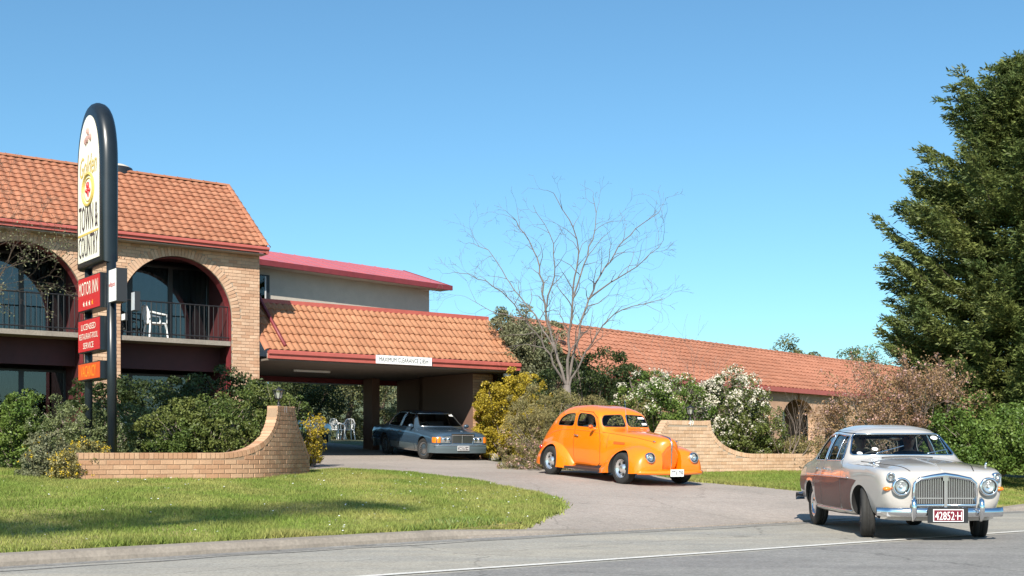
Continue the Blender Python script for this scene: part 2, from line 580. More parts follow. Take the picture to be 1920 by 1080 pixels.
SS = list(np.arange(-40, 80.1, 3.0))
mb = MB()                                      # the carriageway
for i, s in enumerate(SS):
    mb.v += [tuple(st(s, -30, .0)), tuple(st(s, 0, .0)), tuple(st(s, tgut(s) - .42, -.0))]
for i in range(len(SS) - 1):
    for k in range(2):
        a = i * 3 + k
        mb.f.append((a, a + 3, a + 4, a + 1))
struct('road', mb, 'asphalt')
mb = MB()                                      # darker resealed lane in front
for s in SS: mb.v += [tuple(st(s, 4.5, .004)), tuple(st(s, 9.45, .004))]
for i in range(len(SS) - 1): mb.f.append((2 * i, 2 * i + 2, 2 * i + 3, 2 * i + 1))
struct('traffic_lane', mb, 'asphalt_dark')
mb = MB()                                      # shallow gutter along the kerb
for s in SS: mb.v += [tuple(st(s, tgut(s) - .44, .002)), tuple(st(s, tgut(s) - .2, -.018)), tuple(st(s, tgut(s) + .02, -.012))]
for i in range(len(SS) - 1):
    for k in range(2):
        a = i * 3 + k
        mb.f.append((a, a + 3, a + 4, a + 1))
struct('gutter', mb, 'asphalt_dark')
mb = MB()
for s in np.arange(-20, 60, 1.0):
    mb.v += [tuple(st(s, 9.58, .008)), tuple(st(s, 9.70, .008))]
n = len(mb.v) // 2
mb.f = [(2 * i, 2 * i + 2, 2 * i + 3, 2 * i + 1) for i in range(n - 1)]
struct('edge_line', mb, 'white_line')

# kerbs: an upright section each side of the crossing, running down to nothing at the driveway
def kerb(name, s0, s1, fade0, fade1):
    mb = MB(); ss = np.arange(s0, s1 + .01, .3)
    for s in ss:
        h = 1.0
        if fade0: h = min(h, (s - s0) / fade0)
        if fade1: h = min(h, (s1 - s) / fade1)
        h = .085 * max(0, h) + .012
        t = tgut(s)
        for (dt, z) in ((0, -.05), (.01, h * .3), (.045, h * .93), (.075, h), (.22, h + .008), (.24, -.05)):
            mb.v.append(tuple(st(s, t + dt, z)))
    n = len(ss)
    for i in range(n - 1):
        for k in range(5):
            a = i * 6 + k
            mb.f.append((a, a + 6, a + 7, a + 1))
    mb.f += [tuple(range(6)), tuple(range((n - 1) * 6, n * 6))[::-1]]
    return struct(name, mb, 'concrete', smooth=False)
kerb('kerb', -30, 11.4, 0, 2.6)
kerb('kerb', 21.3, 60, 1.6, 0)

# driveway: flares at the road, narrows between the entrance walls, runs on under the carport
def W(px, py, zf=zd):
    p = unproj(px, py, zf); return (p.x, p.y)
DRIVE = [sxy(9.8, 13.33), sxy(13, 13.33), sxy(17, 13.33), sxy(22.5, 13.33),
         W(1920, 948), W(1700, 935), W(1500, 921), W(1310, 902), W(1290, 885), (3.3, 30.0), (2.6, 31.6), (1.0, 33.2), (-.3, 35.2),
         sxy(21.5, 30.5), sxy(22.4, 44), sxy(10, 46), sxy(15.0, 36), sxy(14.8, 31.5), (-5.2, 30.0), (-4.6, 27.6), (-4.35, 25.9),
         W(640, 885), W(870, 903), W(1057, 946), W(960, 992)]
sheet('driveway', DRIVE, zd, 'drive_seal', .5, .0)
sheet('crossing_edge', [sxy(9.2, 13.30), sxy(22.6, 13.30), sxy(22.6, 13.62), sxy(9.2, 13.62)], zd, 'drive_seal', .4, .006, .03)
# left lawn and right lawn
LAWN_L = [sxy(-14, tgut(-14) + .23), sxy(-4, tgut(-4) + .23), sxy(0, tgut(0) + .23), sxy(4, tgut(4) + .23), sxy(7, tgut(7) + .23), sxy(9.0, tgut(9.0) + .23),
          W(962, 991), W(985, 984), W(1012, 970), W(1038, 954), W(1050, 945), W(1036, 938), W(960, 919), W(870, 902), W(760, 889), W(690, 884), W(640, 882), (-4.45, 26.2), (-5.2, 26.0), (-7, 25), (-10, 24.5), (-16, 25), (-24, 18)]
LAWN_R = [sxy(21.8, 13.6), sxy(26, 13.6), sxy(40, 13.6), sxy(40, 22), (14, 33), (9, 33.5), (3.6, 30.1), (3.5, 28.6),
          W(1310, 903), W(1500, 920), W(1700, 933)]
sheet('lawn', LAWN_L, zl, 'lawn_soil', .5, .0, .10)
sheet('lawn', LAWN_R, zl, 'lawn_soil', .5, .0, .16)

def pip(poly, X, Y):
    c = np.zeros(len(X), bool)
    n = len(poly)
    for i in range(n):
        ax, ay = poly[i]; bx, by = poly[(i + 1) % n]
        with np.errstate(divide='ignore', invalid='ignore'):
            m = ((ay > Y) != (by > Y)) & (X < (bx - ax) * (Y - ay) / (by - ay) + ax)
        c ^= m
    return c

def blades(name, poly, n, hmin, hmax, wid, m, box, label, dens=None):
    x0, x1, y0, y1 = box
    X = RNG.uniform(x0, x1, n); Y = RNG.uniform(y0, y1, n)
    keep = pip(poly, X, Y)
    px = 960 + F * X / Y
    keep &= (px > -900) & (px < 2900)
    if dens is not None: keep &= dens(X, Y)
    X = X[keep]; Y = Y[keep]; k = len(X)
    Z = _lawn(tnorm(X, Y))
    a = RNG.uniform(0, 2 * np.pi, k); h = RNG.uniform(hmin, hmax, k) * (0.75 + .5 * np.sin(X * 1.7 + np.sin(Y * 1.3)) ** 2)
    w = RNG.uniform(.6, 1.2, k) * wid
    lx = RNG.normal(0, .5, k) * h; ly = RNG.normal(0, .5, k) * h
    dx = np.cos(a) * w / 2; dy = np.sin(a) * w / 2
    V = np.empty((k, 3, 3))
    V[:, 0] = np.stack([X - dx, Y - dy, Z - .005], 1)
    V[:, 1] = np.stack([X + dx, Y + dy, Z - .005], 1)
    V[:, 2] = np.stack([X + lx, Y + ly, Z + h], 1)
    o = put(name, np_mesh(name, V.reshape(-1, 3), np.arange(3 * k).reshape(-1, 3)), m)
    tag(o, label, 'grass', kind='stuff')
    return o
blades('grass', LAWN_L, 420000, .025, .06, .014, 'grass_blade', (-16, 1.2, 11, 27), 'short mown grass of the lawn left of the driveway')
blades('grass', LAWN_R, 200000, .025, .06, .016, 'grass_blade', (3, 18, 22, 33.6), 'short mown grass of the lawn right of the driveway')
def edge_dens(X, Y):
    s = D[0] * X + D[1] * Y; t = M_[0] * X + M_[1] * Y
    tg = np.interp(s, [-40, 3.2, 9, 200], [12.6, 12.80, 13.35, 13.35]) + .23
    return (t - tg) < (.18 + .08 * np.sin(s * 3.1) + .05 * np.sin(s * 7.7))
blades('grass', LAWN_L, 300000, .05, .10, .016, 'grass_blade', (-16, 1.2, 11, 21), 'longer uncut grass along the back of the kerb', edge_dens)
# clover patch by the kerb near the driveway mouth
cp = unproj(900, 985)
def clover_dens(X, Y):
    s = D[0] * X + D[1] * Y; t = M_[0] * X + M_[1] * Y
    return (np.abs(s - (D[0] * cp.x + D[1] * cp.y)) < 1.5 - 1.2 * (t - 13.5)) & (t < 14.5)
blades('clover', LAWN_L, 22000, .04, .08, .035, 'weed_leaf', (-4, 1.2, 13, 20), 'dark green clover at the lawn edge beside the crossing', clover_dens)

# ragged tufts hanging over the driveway edges, and a few daisies
def edge_tufts(poly, i0, i1, n, label):
    P = np.array(poly[i0:i1 + 1]); seg = np.linalg.norm(np.diff(P, axis=0), axis=1); L = np.concatenate([[0], np.cumsum(seg)])
    u = RNG.uniform(0, L[-1], n); X = np.interp(u, L, P[:, 0]); Y = np.interp(u, L, P[:, 1])
    wob = .05 * np.sin(u * 2.3) + .03 * np.sin(u * 6.1 + 1)
    X = X + RNG.normal(0, .07, n) + wob; Y = Y + RNG.normal(0, .07, n) + wob
    Z = np.minimum(_lawn(tnorm(X, Y)), _drive(tnorm(X, Y))) - .005
    h = RNG.uniform(.03, .085, n); a = RNG.uniform(0, 6.28, n); w_ = RNG.uniform(.008, .018, n)
    V = np.empty((n, 3, 3))
    V[:, 0] = np.stack([X - np.cos(a) * w_, Y - np.sin(a) * w_, Z], 1); V[:, 1] = np.stack([X + np.cos(a) * w_, Y + np.sin(a) * w_, Z], 1)
    V[:, 2] = np.stack([X + RNG.normal(0, .03, n), Y + RNG.normal(0, .03, n), Z + h], 1)
    tag(put('grass', np_mesh('grass', V.reshape(-1, 3), np.arange(3 * n).reshape(-1, 3)), 'grass_blade'), label, 'grass', kind='stuff')
edge_tufts(LAWN_L, 5, 18, 22000, 'ragged grass tufts along the driveway edge of the left lawn')
edge_tufts(LAWN_R, 7, 10, 9000, 'ragged grass tufts along the driveway edge of the right lawn')
def daisies(n, label):
    X = RNG.uniform(-9, 1, n * 6); Y = RNG.uniform(13, 26, n * 6)
    k = pip(LAWN_L, X, Y) & (RNG.uniform(0, 1, n * 6) < .25 + .75 * (X > -2.5)); X = X[k][:n]; Y = Y[k][:n]; m = len(X)
    Z = _lawn(tnorm(X, Y)) + .055
    V = []; Fq = []
    for i in range(m):
        r = .014 * RNG.uniform(.7, 1.4); b = len(V)
        for q in range(4): V.append((X[i] + r * math.cos(q * 1.571), Y[i] + r * math.sin(q * 1.571), Z[i] + RNG.uniform(-.004, .012)))
        Fq.append((b, b + 1, b + 2, b + 3))
    tag(put('daisies', np_mesh('daisies', np.array(V), np.array(Fq)), 'plate_white'), 'tiny white daisies scattered over the left lawn', 'flowers', kind='stuff')
daisies(220, '')

# tar-sealed joint wandering along the gutter
mb = MB()
for k, s_ in enumerate(np.arange(-6, 26, .25)):
    t_ = tgut(s_) - .62 + .05 * math.sin(s_ * 1.3) + .03 * math.sin(s_ * 3.7); h_ = .035 * (.6 + .5 * math.sin(s_ * 2.1 + 1) ** 2)
    mb.v += [tuple(st(s_, t_ - h_, .005)), tuple(st(s_, t_ + h_, .005))]
n_ = len(mb.v) // 2
mb.f = [(2 * i, 2 * i + 2, 2 * i + 3, 2 * i + 1) for i in range(n_ - 1)]
struct('tar_seam', mb, 'asphalt_dark')
# ================================================================== brickwork
BRL, BRH, BRD, JO = .230, .076, .225, .010
def unit_box(name):
    mb = MB(); e = .06
    # slightly bevelled unit box
    o = .5; i = .5 - .03
    vs = []
    for sx in (-1, 1):
        for sy in (-1, 1):
            for sz in (-1, 1):
                vs += [(sx * o, sy * i, sz * i), (sx * i, sy * o, sz * i), (sx * i, sy * i, sz * o)]
    bm = bmesh.new()
    for v in vs: bm.verts.new(v)
    bmesh.ops.convex_hull(bm, input=bm.verts)
    bmesh.ops.dissolve_limit(bm, angle_limit=.01, verts=bm.verts, edges=bm.edges)
    me = bpy.data.meshes.new(name); bm.to_mesh(me); bm.free()
    return me
def brick_mesh(m):
    me = unit_box('brick'); me.materials.append(MATS[m]); return me

def lay(parent, me, items, m, name='brick', limit=300, key=None):
    """items: (centre, ax, ay, az, size) in world space; the first `limit` become single pieces, the rest one joined part"""
    base = wloc(parent)
    if key is not None: items = sorted(items, key=key)
    for (c, ax, ay, az, sz) in items[:limit]:
        o = bpy.data.objects.new(name, me)
        COL.objects.link(o); o.parent = parent
        R = Matrix((ax, ay, az)).transposed().to_4x4()
        o.matrix_local = Matrix.Translation(c - base) @ R @ Matrix.Diagonal((*sz, 1))
    rest = items[limit:]
    if rest:
        V0 = np.array([v.co[:] for v in me.vertices]); fs = [tuple(p.vertices) for p in me.polygons]
        mb = MB()
        for (c, ax, ay, az, sz) in rest:
            A = np.array([ax[:], ay[:], az[:]])
            mb.add((V0 * np.array(sz)) @ A + np.array(c[:]), fs)
        nm = name if name.endswith('work') else name + 'work'
        o = mb.build(nm, me.materials[0], parent)
        o['kind'] = 'stuff'

class Path:
    def __init__(s, pts):
        P = [Vector((p[0], p[1])) for p in pts]
        Q = []
        for i in range(len(P) - 1):
            p0 = P[max(i - 1, 0)]; p1 = P[i]; p2 = P[i + 1]; p3 = P[min(i + 2, len(P) - 1)]
            for k in range(12):
                t = k / 12
                Q.append(.5 * ((2 * p1) + (p2 - p0) * t + (2 * p0 - 5 * p1 + 4 * p2 - p3) * t * t + (3 * p1 - p0 - 3 * p2 + p3) * t ** 3))
        Q.append(P[-1])
        s.q = np.array([q[:] for q in Q]); s.l = np.concatenate([[0], np.cumsum(np.linalg.norm(np.diff(s.q, axis=0), axis=1))])
        s.L = s.l[-1]
    def p(s, u):
        return Vector((float(np.interp(u, s.l, s.q[:, 0])), float(np.interp(u, s.l, s.q[:, 1]))))
    def t(s, u):
        a = s.p(max(u - .05, 0)); b = s.p(min(u + .05, s.L)); return (b - a).normalized()

def garden_wall(label, path, ztop, zbase, bm_name, mort, number, num_u, cap_h=.11):
    pa = Path(path)
    root = thing('entrance_wall', Vector((*pa.p(pa.L / 2), zl(*pa.p(pa.L / 2)) - .1)), label, 'brick wall')
    us = np.linspace(0, pa.L, int(pa.L / .05))
    # mortar core
    mb = MB()
    for u in us:
        p = pa.p(u); t = pa.t(u); nrm = Vector((t.y, -t.x))
        for (off, z) in ((-.104, zbase - .1), (.104, zbase - .1), (.104, ztop(u) - .012), (-.104, ztop(u) - .012)):
            mb.v.append((p.x + nrm.x * off, p.y + nrm.y * off, z))
    k = len(us)
    for i in range(k - 1):
        for j in range(4):
            mb.f.append((i * 4 + j, i * 4 + (j + 1) % 4, (i + 1) * 4 + (j + 1) % 4, (i + 1) * 4 + j))
    mb.f += [(3, 2, 1, 0), tuple(range((k - 1) * 4, k * 4))]
    mb.build('mortar_core', mort, root)
    items = []
    up = Vector((0, 0, 1))
    row = 0; z = zbase - .086 + .03
    zmx = max(ztop(u) for u in us)
    while z + BRH < zmx:
        u = -(.12 if row % 2 else 0)
        while u < pa.L:
            a, b = max(u, .004), min(u + BRL, pa.L - .004)
            # keep the stretch that stays under the coping
            g = [x for x in np.linspace(a, b, 9) if ztop(x) - cap_h - .006 >= z + BRH - .012]
            if len(g) >= 2 and g[-1] - g[0] > .03:
                a, b = g[0], g[-1]
                mid = (a + b) / 2; p = pa.p(mid); t = pa.t(mid)
                ax = Vector((t.x, t.y, 0)); ay = Vector((-t.y, t.x, 0))
                ww = random.uniform(-.002, .003)
                items.append((Vector((p.x, p.y, z + BRH / 2)) , ax, ay, up, (b - a, BRD + ww, BRH)))
            u += BRL + JO
        z += BRH + JO; row += 1
    # coping of bricks on edge following the swept top
    du = .0015; acc = 0; last = 0
    u = 0; arc = [0]; uu = [0]
    while u < pa.L:
        d = math.hypot(du, ztop(min(u + du, pa.L)) - ztop(u)); u += du; arc.append(arc[-1] + d); uu.append(u)
    n = int(arc[-1] / .0865)
    for i in range(n):
        c = float(np.interp((i + .5) * arc[-1] / n, arc, uu))
        e = .03
        sl = Vector((1, (ztop(min(c + e, pa.L)) - ztop(max(c - e, 0))) / (min(c + e, pa.L) - max(c - e, 0)))).normalized()
        p = pa.p(c); t = pa.t(c)
        ax = Vector((t.x * sl.x, t.y * sl.x, sl.y)); ay = Vector((-t.y, t.x, 0)); az = ax.cross(ay)
        cc = Vector((p.x, p.y, ztop(c))) - az * (cap_h / 2)
        items.append((cc, ax, ay, az, (.0765, BRD + .006, cap_h)))
    lay(root, brick_mesh(bm_name), items, bm_name, key=lambda it: it[0].y * 1.0 - .0 * it[0].z)
    if number:
        p = pa.p(num_u); t = pa.t(num_u); ax = Vector((t.x, t.y, 0)); nn = Vector((t.y, -t.x, 0))
        o = Vector((p.x, p.y, ztop(num_u) - .125)) + nn * (.12)
        text_mb(number, o - ax * .09, ax, up, .18 if number != '11' else .1, .13, .006).build('house_number', 'plate_white', root)
    return root, pa

# left wall: low, then sweeping up to a pier that turns in along the driveway
L_PATH = [(-7.62, 21.5), (-6.5, 22.22), (-5.45, 22.92), (-4.90, 23.5), (-4.60, 24.3), (-4.44, 25.1), (-4.36, 25.8)]
_pl = Path(L_PATH)
def ztopL(u):
    u1 = 2.55; u2 = 3.95; u3 = 4.75
    if u < u1: return 1.12
    if u < u2:
        k = (u - u1) / (u2 - u1); return 1.12 + .92 * (1 - math.sqrt(max(0, 1 - k ** 2.0)))
    if u < u3: return 2.04
    k = min(1, (u - u3) / (_pl.L - u3)); return 2.04 - 1.0 * k ** .62
garden_wall('tan brick entrance wall left of the driveway, sweeping up beside the dark shrubs', L_PATH, ztopL, .62, 'brick_tan', 'mortar_dark', '11', 4.30)

def alongR(u):
    p0 = Vector((3.38, 29.72)); return p0 + Vector((.80, .60)) * u
R_PATH = [alongR(u) for u in (0, 1, 2, 3, 4, 5.5, 7, 8.5)]
def ztopR(u):
    if u < .42: return 1.25 + .67 * (u / .42) ** .75
    if u < 1.92: return 1.92
    if u < 3.62:
        k = 1 - (u - 1.92) / 1.70; return 1.10 + .82 * (1 - math.sqrt(max(0, 1 - k ** 2.2)))
    return 1.10
garden_wall('pale cream brick entrance wall right of the driveway behind the orange car', R_PATH, ztopR, .62, 'brick_right', 'mortar', '49', 1.22)

def lantern(p, label):
    r = thing('pier_lantern', p, label, 'lantern')
    MB().lathe([(0, 0), (.055, 0), (.055, .02), (.022, .035), (.022, .13), (.05, .15), (.05, .165), (0, .165)], p, n=12).build('stem', 'black_metal', r, True)
    b = p + Vector((0, 0, .165))
    MB().lathe([(.055, 0), (.095, .15), (.09, .15), (.05, 0)], b, n=6).build('glass_shade', 'lens', r)
    mb = MB()
    for k in range(6):
        a = math.pi / 3 * k
        mb.tube([b + Vector((.058 * math.cos(a), .058 * math.sin(a), 0)), b + Vector((.098 * math.cos(a), .098 * math.sin(a), .155))], .009, 5)
    mb.build('frame', 'black_metal', r)
    MB().lathe([(0, .235), (.015, .23), (.02, .20), (.07, .175), (.135, .15), (.13, .145), (0, .15)], b, n=12).build('cap', 'black_metal', r, True)
pl = _pl.p(4.3); lantern(Vector((pl.x - .05, pl.y + .03, 2.042)), 'black carriage lantern on top of the left entrance pier')
pr = alongR(1.32); lantern(Vector((pr.x, pr.y, 1.925)), 'black carriage lantern on top of the right entrance pier')

# ================================================================== roof tiles
def tile_mesh(name, wd, ln, roll, m, segs=6, pan=.35):
    """one roll-and-pan tile; x across, y up the slope, z out of the roof"""
    mb = MB(); n = segs + 1
    def prof(k):
        u = k / segs
        a = 0 if u < pan * .5 or u > 1 - pan * .5 else math.sin((u - pan * .5) / (1 - pan) * math.pi)
        return roll * a
    for (y, zo) in ((0, .0), (0, .036), (ln * 1.06, .008)):
        for k in range(n):
            zz = prof(k)
            mb.v.append(((k / segs - .5) * wd, y, zz + zo - (.0 if zo else .004)))
    for r in range(2):
        for k in range(segs):
            a = r * n + k
            mb.f.append((a, a + 1, a + n + 1, a + n))
    me = mb.mesh(name, smooth=False)
    me.materials.append(MATS[m])
    for p in me.polygons: p.use_smooth = p.index >= segs
    return me

def tiled_slope(parent, s0, s1, e0, e1, org, du, wd, ln, me, limit, key=None, trim=None):
    """tiles from eave line e0 (t, z) to ridge e1 over s0..s1 measured along unit vector du from org"""
    n_in = Vector((-du.y, du.x, 0))
    run = e1[0] - e0[0]; rise = e1[1] - e0[1]; L = math.hypot(run, rise)
    vy = (n_in * run + Vector((0, 0, rise))) / L
    vz = du.cross(vy)
    rows = int(round(L / ln)); cols = int(round((s1 - s0) / wd))
    items = []
    for r in range(rows):
        for c in range(cols):
            s = s0 + (c + .5) * (s1 - s0) / cols
            p = org + du * s + n_in * e0[0] + Vector((0, 0, e0[1])) + vy * (r * L / rows) + vz * (.012 + random.uniform(-.004, .004)) + du * random.uniform(-.005, .005) + vy * random.gauss(0, .007)
            items.append((p, du, vy, vz, ((s1 - s0) / cols / wd, L / rows / ln, 1)))
    lay(parent, me, items, None, name='roof_tile', limit=limit, key=key)
    # solid roof deck under the tiles
    mb = MB()
    A = org + du * s0 + n_in * e0[0] + Vector((0, 0, e0[1] - .01)); B = org + du * s1 + n_in * e0[0] + Vector((0, 0, e0[1] - .01))
    mb.prism([A, B, B + vy * L, A + vy * L], -vz * .06)
    mb.build('roof_deck', me.materials[0], parent)
    return vy, vz

def ridge_caps(parent, a, b, r, ln, m, name='ridge_cap'):
    a = Vector(a); b = Vector(b); d = (b - a); n = max(1, int(d.length / ln)); d.normalize(); stp = (b - a).length / n
    side = d.cross(Vector((0, 0, 1))).normalized(); up = side.cross(d)
    mb = MB(); pr = []
    for k in range(7):
        an = math.pi * (k / 6); pr.append((math.cos(an) * r, math.sin(an) * r * .8))
    for (x, gr) in ((0, 1.12), (.0, 1.0), (stp * 1.04, .93)):
        for (yy, zz) in pr: mb.v.append((x, yy * gr, zz * gr))
    for q in range(2):
        for k in range(6):
            A = q * 7 + k; mb.f.append((A, A + 1, A + 8, A + 7))
    me = mb.mesh(name); me.materials.append(MATS[m])
    base = wloc(parent)
    for i in range(n):
        o = bpy.data.objects.new(name, me); COL.objects.link(o); o.parent = parent
        R = Matrix((d, side, up)).transposed().to_4x4()
        o.matrix_local = Matrix.Translation(a + d * stp * i - base) @ R
# ================================================================== two-storey brick wing on the left
DU = Vector((D[0], D[1], 0)); DN = Vector((M_[0], M_[1], 0)); UP = Vector((0, 0, 1))
O0 = Vector((0, 0, 0))
def sbox(mb, s0, s1, t0, t1, z0, z1):
    """box in the street frame"""
    p = [st(s, t, z) for s in (s0, s1) for t in (t0, t1) for z in (z0, z1)]
    return mb.add(p, [(0, 1, 3, 2), (4, 6, 7, 5), (0, 4, 5, 1), (2, 3, 7, 6), (0, 2, 6, 4), (1, 5, 7, 3)])
def part(name, m, parent, *boxes, smooth=False):
    mb = MB()
    for b in boxes: sbox(mb, *b)
    return mb.build(name, m, parent, smooth)

WT = 30.75; WD = .26                       # front wall: face and thickness
ARC = [(2.17, 1.5), (5.12 - .0, 1.5), (8.17, 1.5), (12.07, 1.5)]
ARC = [(4.27, 1.5), (8.17, 1.5), (12.07, 1.5)]
S0, S1 = 1.6, 14.36
ZE = 6.62; ZSP = 4.73; ZB = .6
wing = thing('brick_motel_wing', st(8, 33, .9), 'two-storey cream brick motel wing with arched balconies and terracotta roof', 'building')

def build_front():
    mb = MB()
    # piers and the wall over the arches (mortar core, one closed strip per bay)
    edges = [S0]
    for (c, r) in ARC: edges += [c - r, c + r]
    edges.append(S1)
    for i in range(0, len(edges), 2):
        sbox(mb, edges[i], edges[i + 1], WT + .012, WT + WD, ZB, ZSP)
        sbox(mb, edges[i], edges[i + 1], WT + .012, WT + WD, ZSP, ZE - .02)
    for (c, r) in ARC:
        n = 24
        for k in range(n):
            a0 = math.pi * k / n; a1 = math.pi * (k + 1) / n
            pts = [(c - r * math.cos(a0), ZSP + r * math.sin(a0)), (c - r * math.cos(a1), ZSP + r * math.sin(a1))]
            poly = [st(pts[0][0], WT + .012, pts[0][1]), st(pts[1][0], WT + .012, pts[1][1]), st(pts[1][0], WT + .012, ZE - .02), st(pts[0][0], WT + .012, ZE - .02)]
            mb.prism(poly, DN * (WD - .012))
    mb.build('wall', 'mortar', wing)
    # painted lining of the openings
    mb = MB()
    for (c, r) in ARC:
        n = 24; pr = [(c - r, ZB)] + [(c - r * math.cos(math.pi * k / n), ZSP + r * math.sin(math.pi * k / n)) for k in range(n + 1)] + [(c + r, ZB)]
        m = len(pr)
        for (s, z) in pr:
            k = ((s - c) * .985 + c, z - .02)
            mb.v += [tuple(st(k[0], WT + .03, k[1])), tuple(st(k[0], WT + .34, k[1]))]
        b = len(mb.v) - 2 * m
        for i in range(m - 1): mb.f.append((b + 2 * i, b + 2 * i + 1, b + 2 * i + 3, b + 2 * i + 2))
    mb.build('opening_lining', 'maroon_paint', wing)
    # bricks
    items = []
    z = ZB; row = 0
    while z + BRH < ZE - .03:
        u = S0 - (.12 if row % 2 else 0)
        zm = z + BRH / 2
        while u < S1:
            segs = [(max(u, S0), min(u + BRL, S1))]
            for (c, r) in ARC:
                R = r + .245
                if zm > ZSP:
                    dz = zm - ZSP
                    if dz < R: h = math.sqrt(R * R - dz * dz)
                    else: continue
                else: h = r
                out = []
                for (a, b) in segs:
                    if b <= c - h or a >= c + h: out.append((a, b))
                    else:
                        if a < c - h: out.append((a, c - h))
                        if b > c + h: out.append((c + h, b))
                segs = out
            for (a, b) in segs:
                if b - a > .03:
                    items.append((st((a + b) / 2, WT + .028 + random.uniform(-.002, .002), zm), DU, DN, UP, (b - a, .056, BRH)))
            u += BRL + JO
        z += BRH + JO; row += 1
    for (c, r) in ARC:                     # rings of bricks on edge
        n = 56
        for k in range(n):
            a = math.pi * (k + .5) / n
            dr = DU * (-math.cos(a)) + UP * math.sin(a); tg = DU * math.sin(a) + UP * math.cos(a)
            items.append((st(c, WT + .026, ZSP) + dr * (r + .117), tg, DN, dr, (math.pi * r / n - .006, .058, .225)))
    for it in range(0, 68):                 # toothed end wall seen from the driveway
        pass
    ctr = st(13.6, WT, 5.5)
    lay(wing, brick_mesh('brick_cream'), items, None, key=lambda it: (it[0] - ctr).length)
    # end wall
    mb = MB(); sbox(mb, S1 - .25, S1 - .014, WT + WD, 35.6, ZB, ZE - .02)
    mb.add([st(S1 - .25, WT + WD, ZE - .02), st(S1 - .25, 35.5, ZE - .02), st(S1 - .25, 33.05, ZE + 1.95), st(S1 - .014, WT + WD, ZE - .02), st(S1 - .014, 35.5, ZE - .02), st(S1 - .014, 33.05, ZE + 1.95)],
           [(0, 1, 2), (3, 5, 4), (0, 2, 5, 3), (1, 4, 5, 2), (0, 3, 4, 1)])
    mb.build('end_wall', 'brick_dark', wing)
build_front()

# inside of the balconies: floors, glazed doors, curtains, party walls
part('balcony_slab', 'concrete', wing, (S0, S1 - .26, WT + .05, WT + 1.9, 3.98, 4.10))
part('balcony_fascia', 'maroon_shaded', wing, (S0, S1 - .26, WT + .85, WT + .93, 3.32, 3.98))
part('balcony_ceiling', 'maroon_shaded', wing, (S0, S1 - .26, WT + WD, WT + 1.9, 6.34, 6.42))
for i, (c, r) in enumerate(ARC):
    part('party_wall', 'maroon_shaded', wing, (c + r + .02, c + r + .16, WT + WD, WT + 1.85, ZB, 6.34))
GT = WT + 1.62
for lv, (z0, z1) in enumerate(((.9, 3.25), (4.12, 6.2))):
    for (c, r) in ARC:
        a, b = c - r - .3, c + r + .02
        n = 3
        for k in range(n):
            x0 = a + (b - a) * k / n; x1 = a + (b - a) * (k + 1) / n
            wd_ = part('window', 'frame_dark', wing, (x0, x0 + .06, GT - .03, GT + .03, z0, z1), (x1 - .06, x1, GT - .03, GT + .03, z0, z1), (x0 + .06, x1 - .06, GT - .03, GT + .03, z1 - .06, z1), (x0 + .06, x1 - .06, GT - .03, GT + .03, z0, z0 + .07))
            part('pane', 'window_glass', wd_, (x0 + .06, x1 - .06, GT - .006, GT + .006, z0 + .07, z1 - .06))
        mb = MB(); nn = 70
        for lay_ in range(nn + 1):
            s = a + (b - a) * lay_ / nn
            t = GT + .14 + .035 * math.sin(lay_ * 1.9) + .012 * math.sin(lay_ * .7)
            mb.v += [tuple(st(s, t, z0)), tuple(st(s, t, z1))]
        mb.f = [(2 * q, 2 * q + 2, 2 * q + 3, 2 * q + 1) for q in range(nn) if lv == 1 or True]
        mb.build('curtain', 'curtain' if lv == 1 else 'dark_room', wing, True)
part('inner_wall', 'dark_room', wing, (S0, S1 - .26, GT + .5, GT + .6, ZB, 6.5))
# railings, one to each arch
for (c, r) in ARC:
    mb = MB()
    for z in (5.02, 4.2):
        mb.tube([st(c - r, WT + .14, z), st(c + r, WT + .14, z)], .02, 6)
    rl = mb.build('railing', 'black_metal', wing)
    for k in range(23):
        s = c - r + .13 * (k + .5)
        MB().tube([st(s, WT + .14, 4.1), st(s, WT + .14, 5.02)], .009 if k % 6 else .018, 5).build('baluster', 'black_metal', rl)
# roof
zr = 8.72; te, tr = 30.42, 33.0
mt = tile_mesh('roof_tile', .215, .245, .028, 'tile_terracotta', pan=.2)
near = st(14.4, 31.5, 7.5)
vy, vz = tiled_slope(wing, S0 - .1, 14.42, (te, ZE + .02), (tr, zr), O0, DU, .215, .245, mt, 300, key=lambda it: (it[0] - near).length)
mb = MB(); mb.prism([st(S0 - .1, tr, zr), st(14.42, tr, zr), st(14.42, 35.65, ZE), st(S0 - .1, 35.65, ZE)], (0, 0, -.07)); mb.build('rear_slope', 'tile_terracotta', wing)
ridge_caps(wing, st(S0 - .1, tr, zr + .02), st(14.45, tr, zr + .02), .10, .38, 'tile_terracotta')
ridge_caps(wing, st(14.43, te - .02, ZE + .03), st(14.43, tr, zr + .03), .085, .33, 'tile_terracotta', 'verge_tile')
def gutter_run(parent, s0, s1, t, ztop_, hgt=.15, m='red_paint'):
    mb = MB(); pr = [(0, 0), (-.015, -.02), (-.02, -hgt * .45), (.03, -hgt * .62), (.03, -hgt), (.10, -hgt), (.10, -.02), (.085, -.02), (.085, -hgt * .55), (.0, -hgt * .4)]
    k = len(pr)
    for s in (s0, s1):
        for (a, b) in pr: mb.v.append(tuple(st(s, t + a, ztop_ + b)))
    for i in range(k): mb.f.append((i, (i + 1) % k, k + (i + 1) % k, k + i))
    mb.f += [tuple(range(k))[::-1], tuple(range(k, 2 * k))]
    return mb.build('gutter', m, parent)
gutter_run(wing, S0 - .1, 14.46, te - .08, ZE + .03, .155)
part('eave_soffit', 'ceiling_board', wing, (S0, 14.42, te + .02, WT + .03, ZE - .17, ZE - .14))
part('barge_board', 'red_paint', wing, (14.38, 14.44, te - .06, te + .12, ZE - .16, ZE + .02))

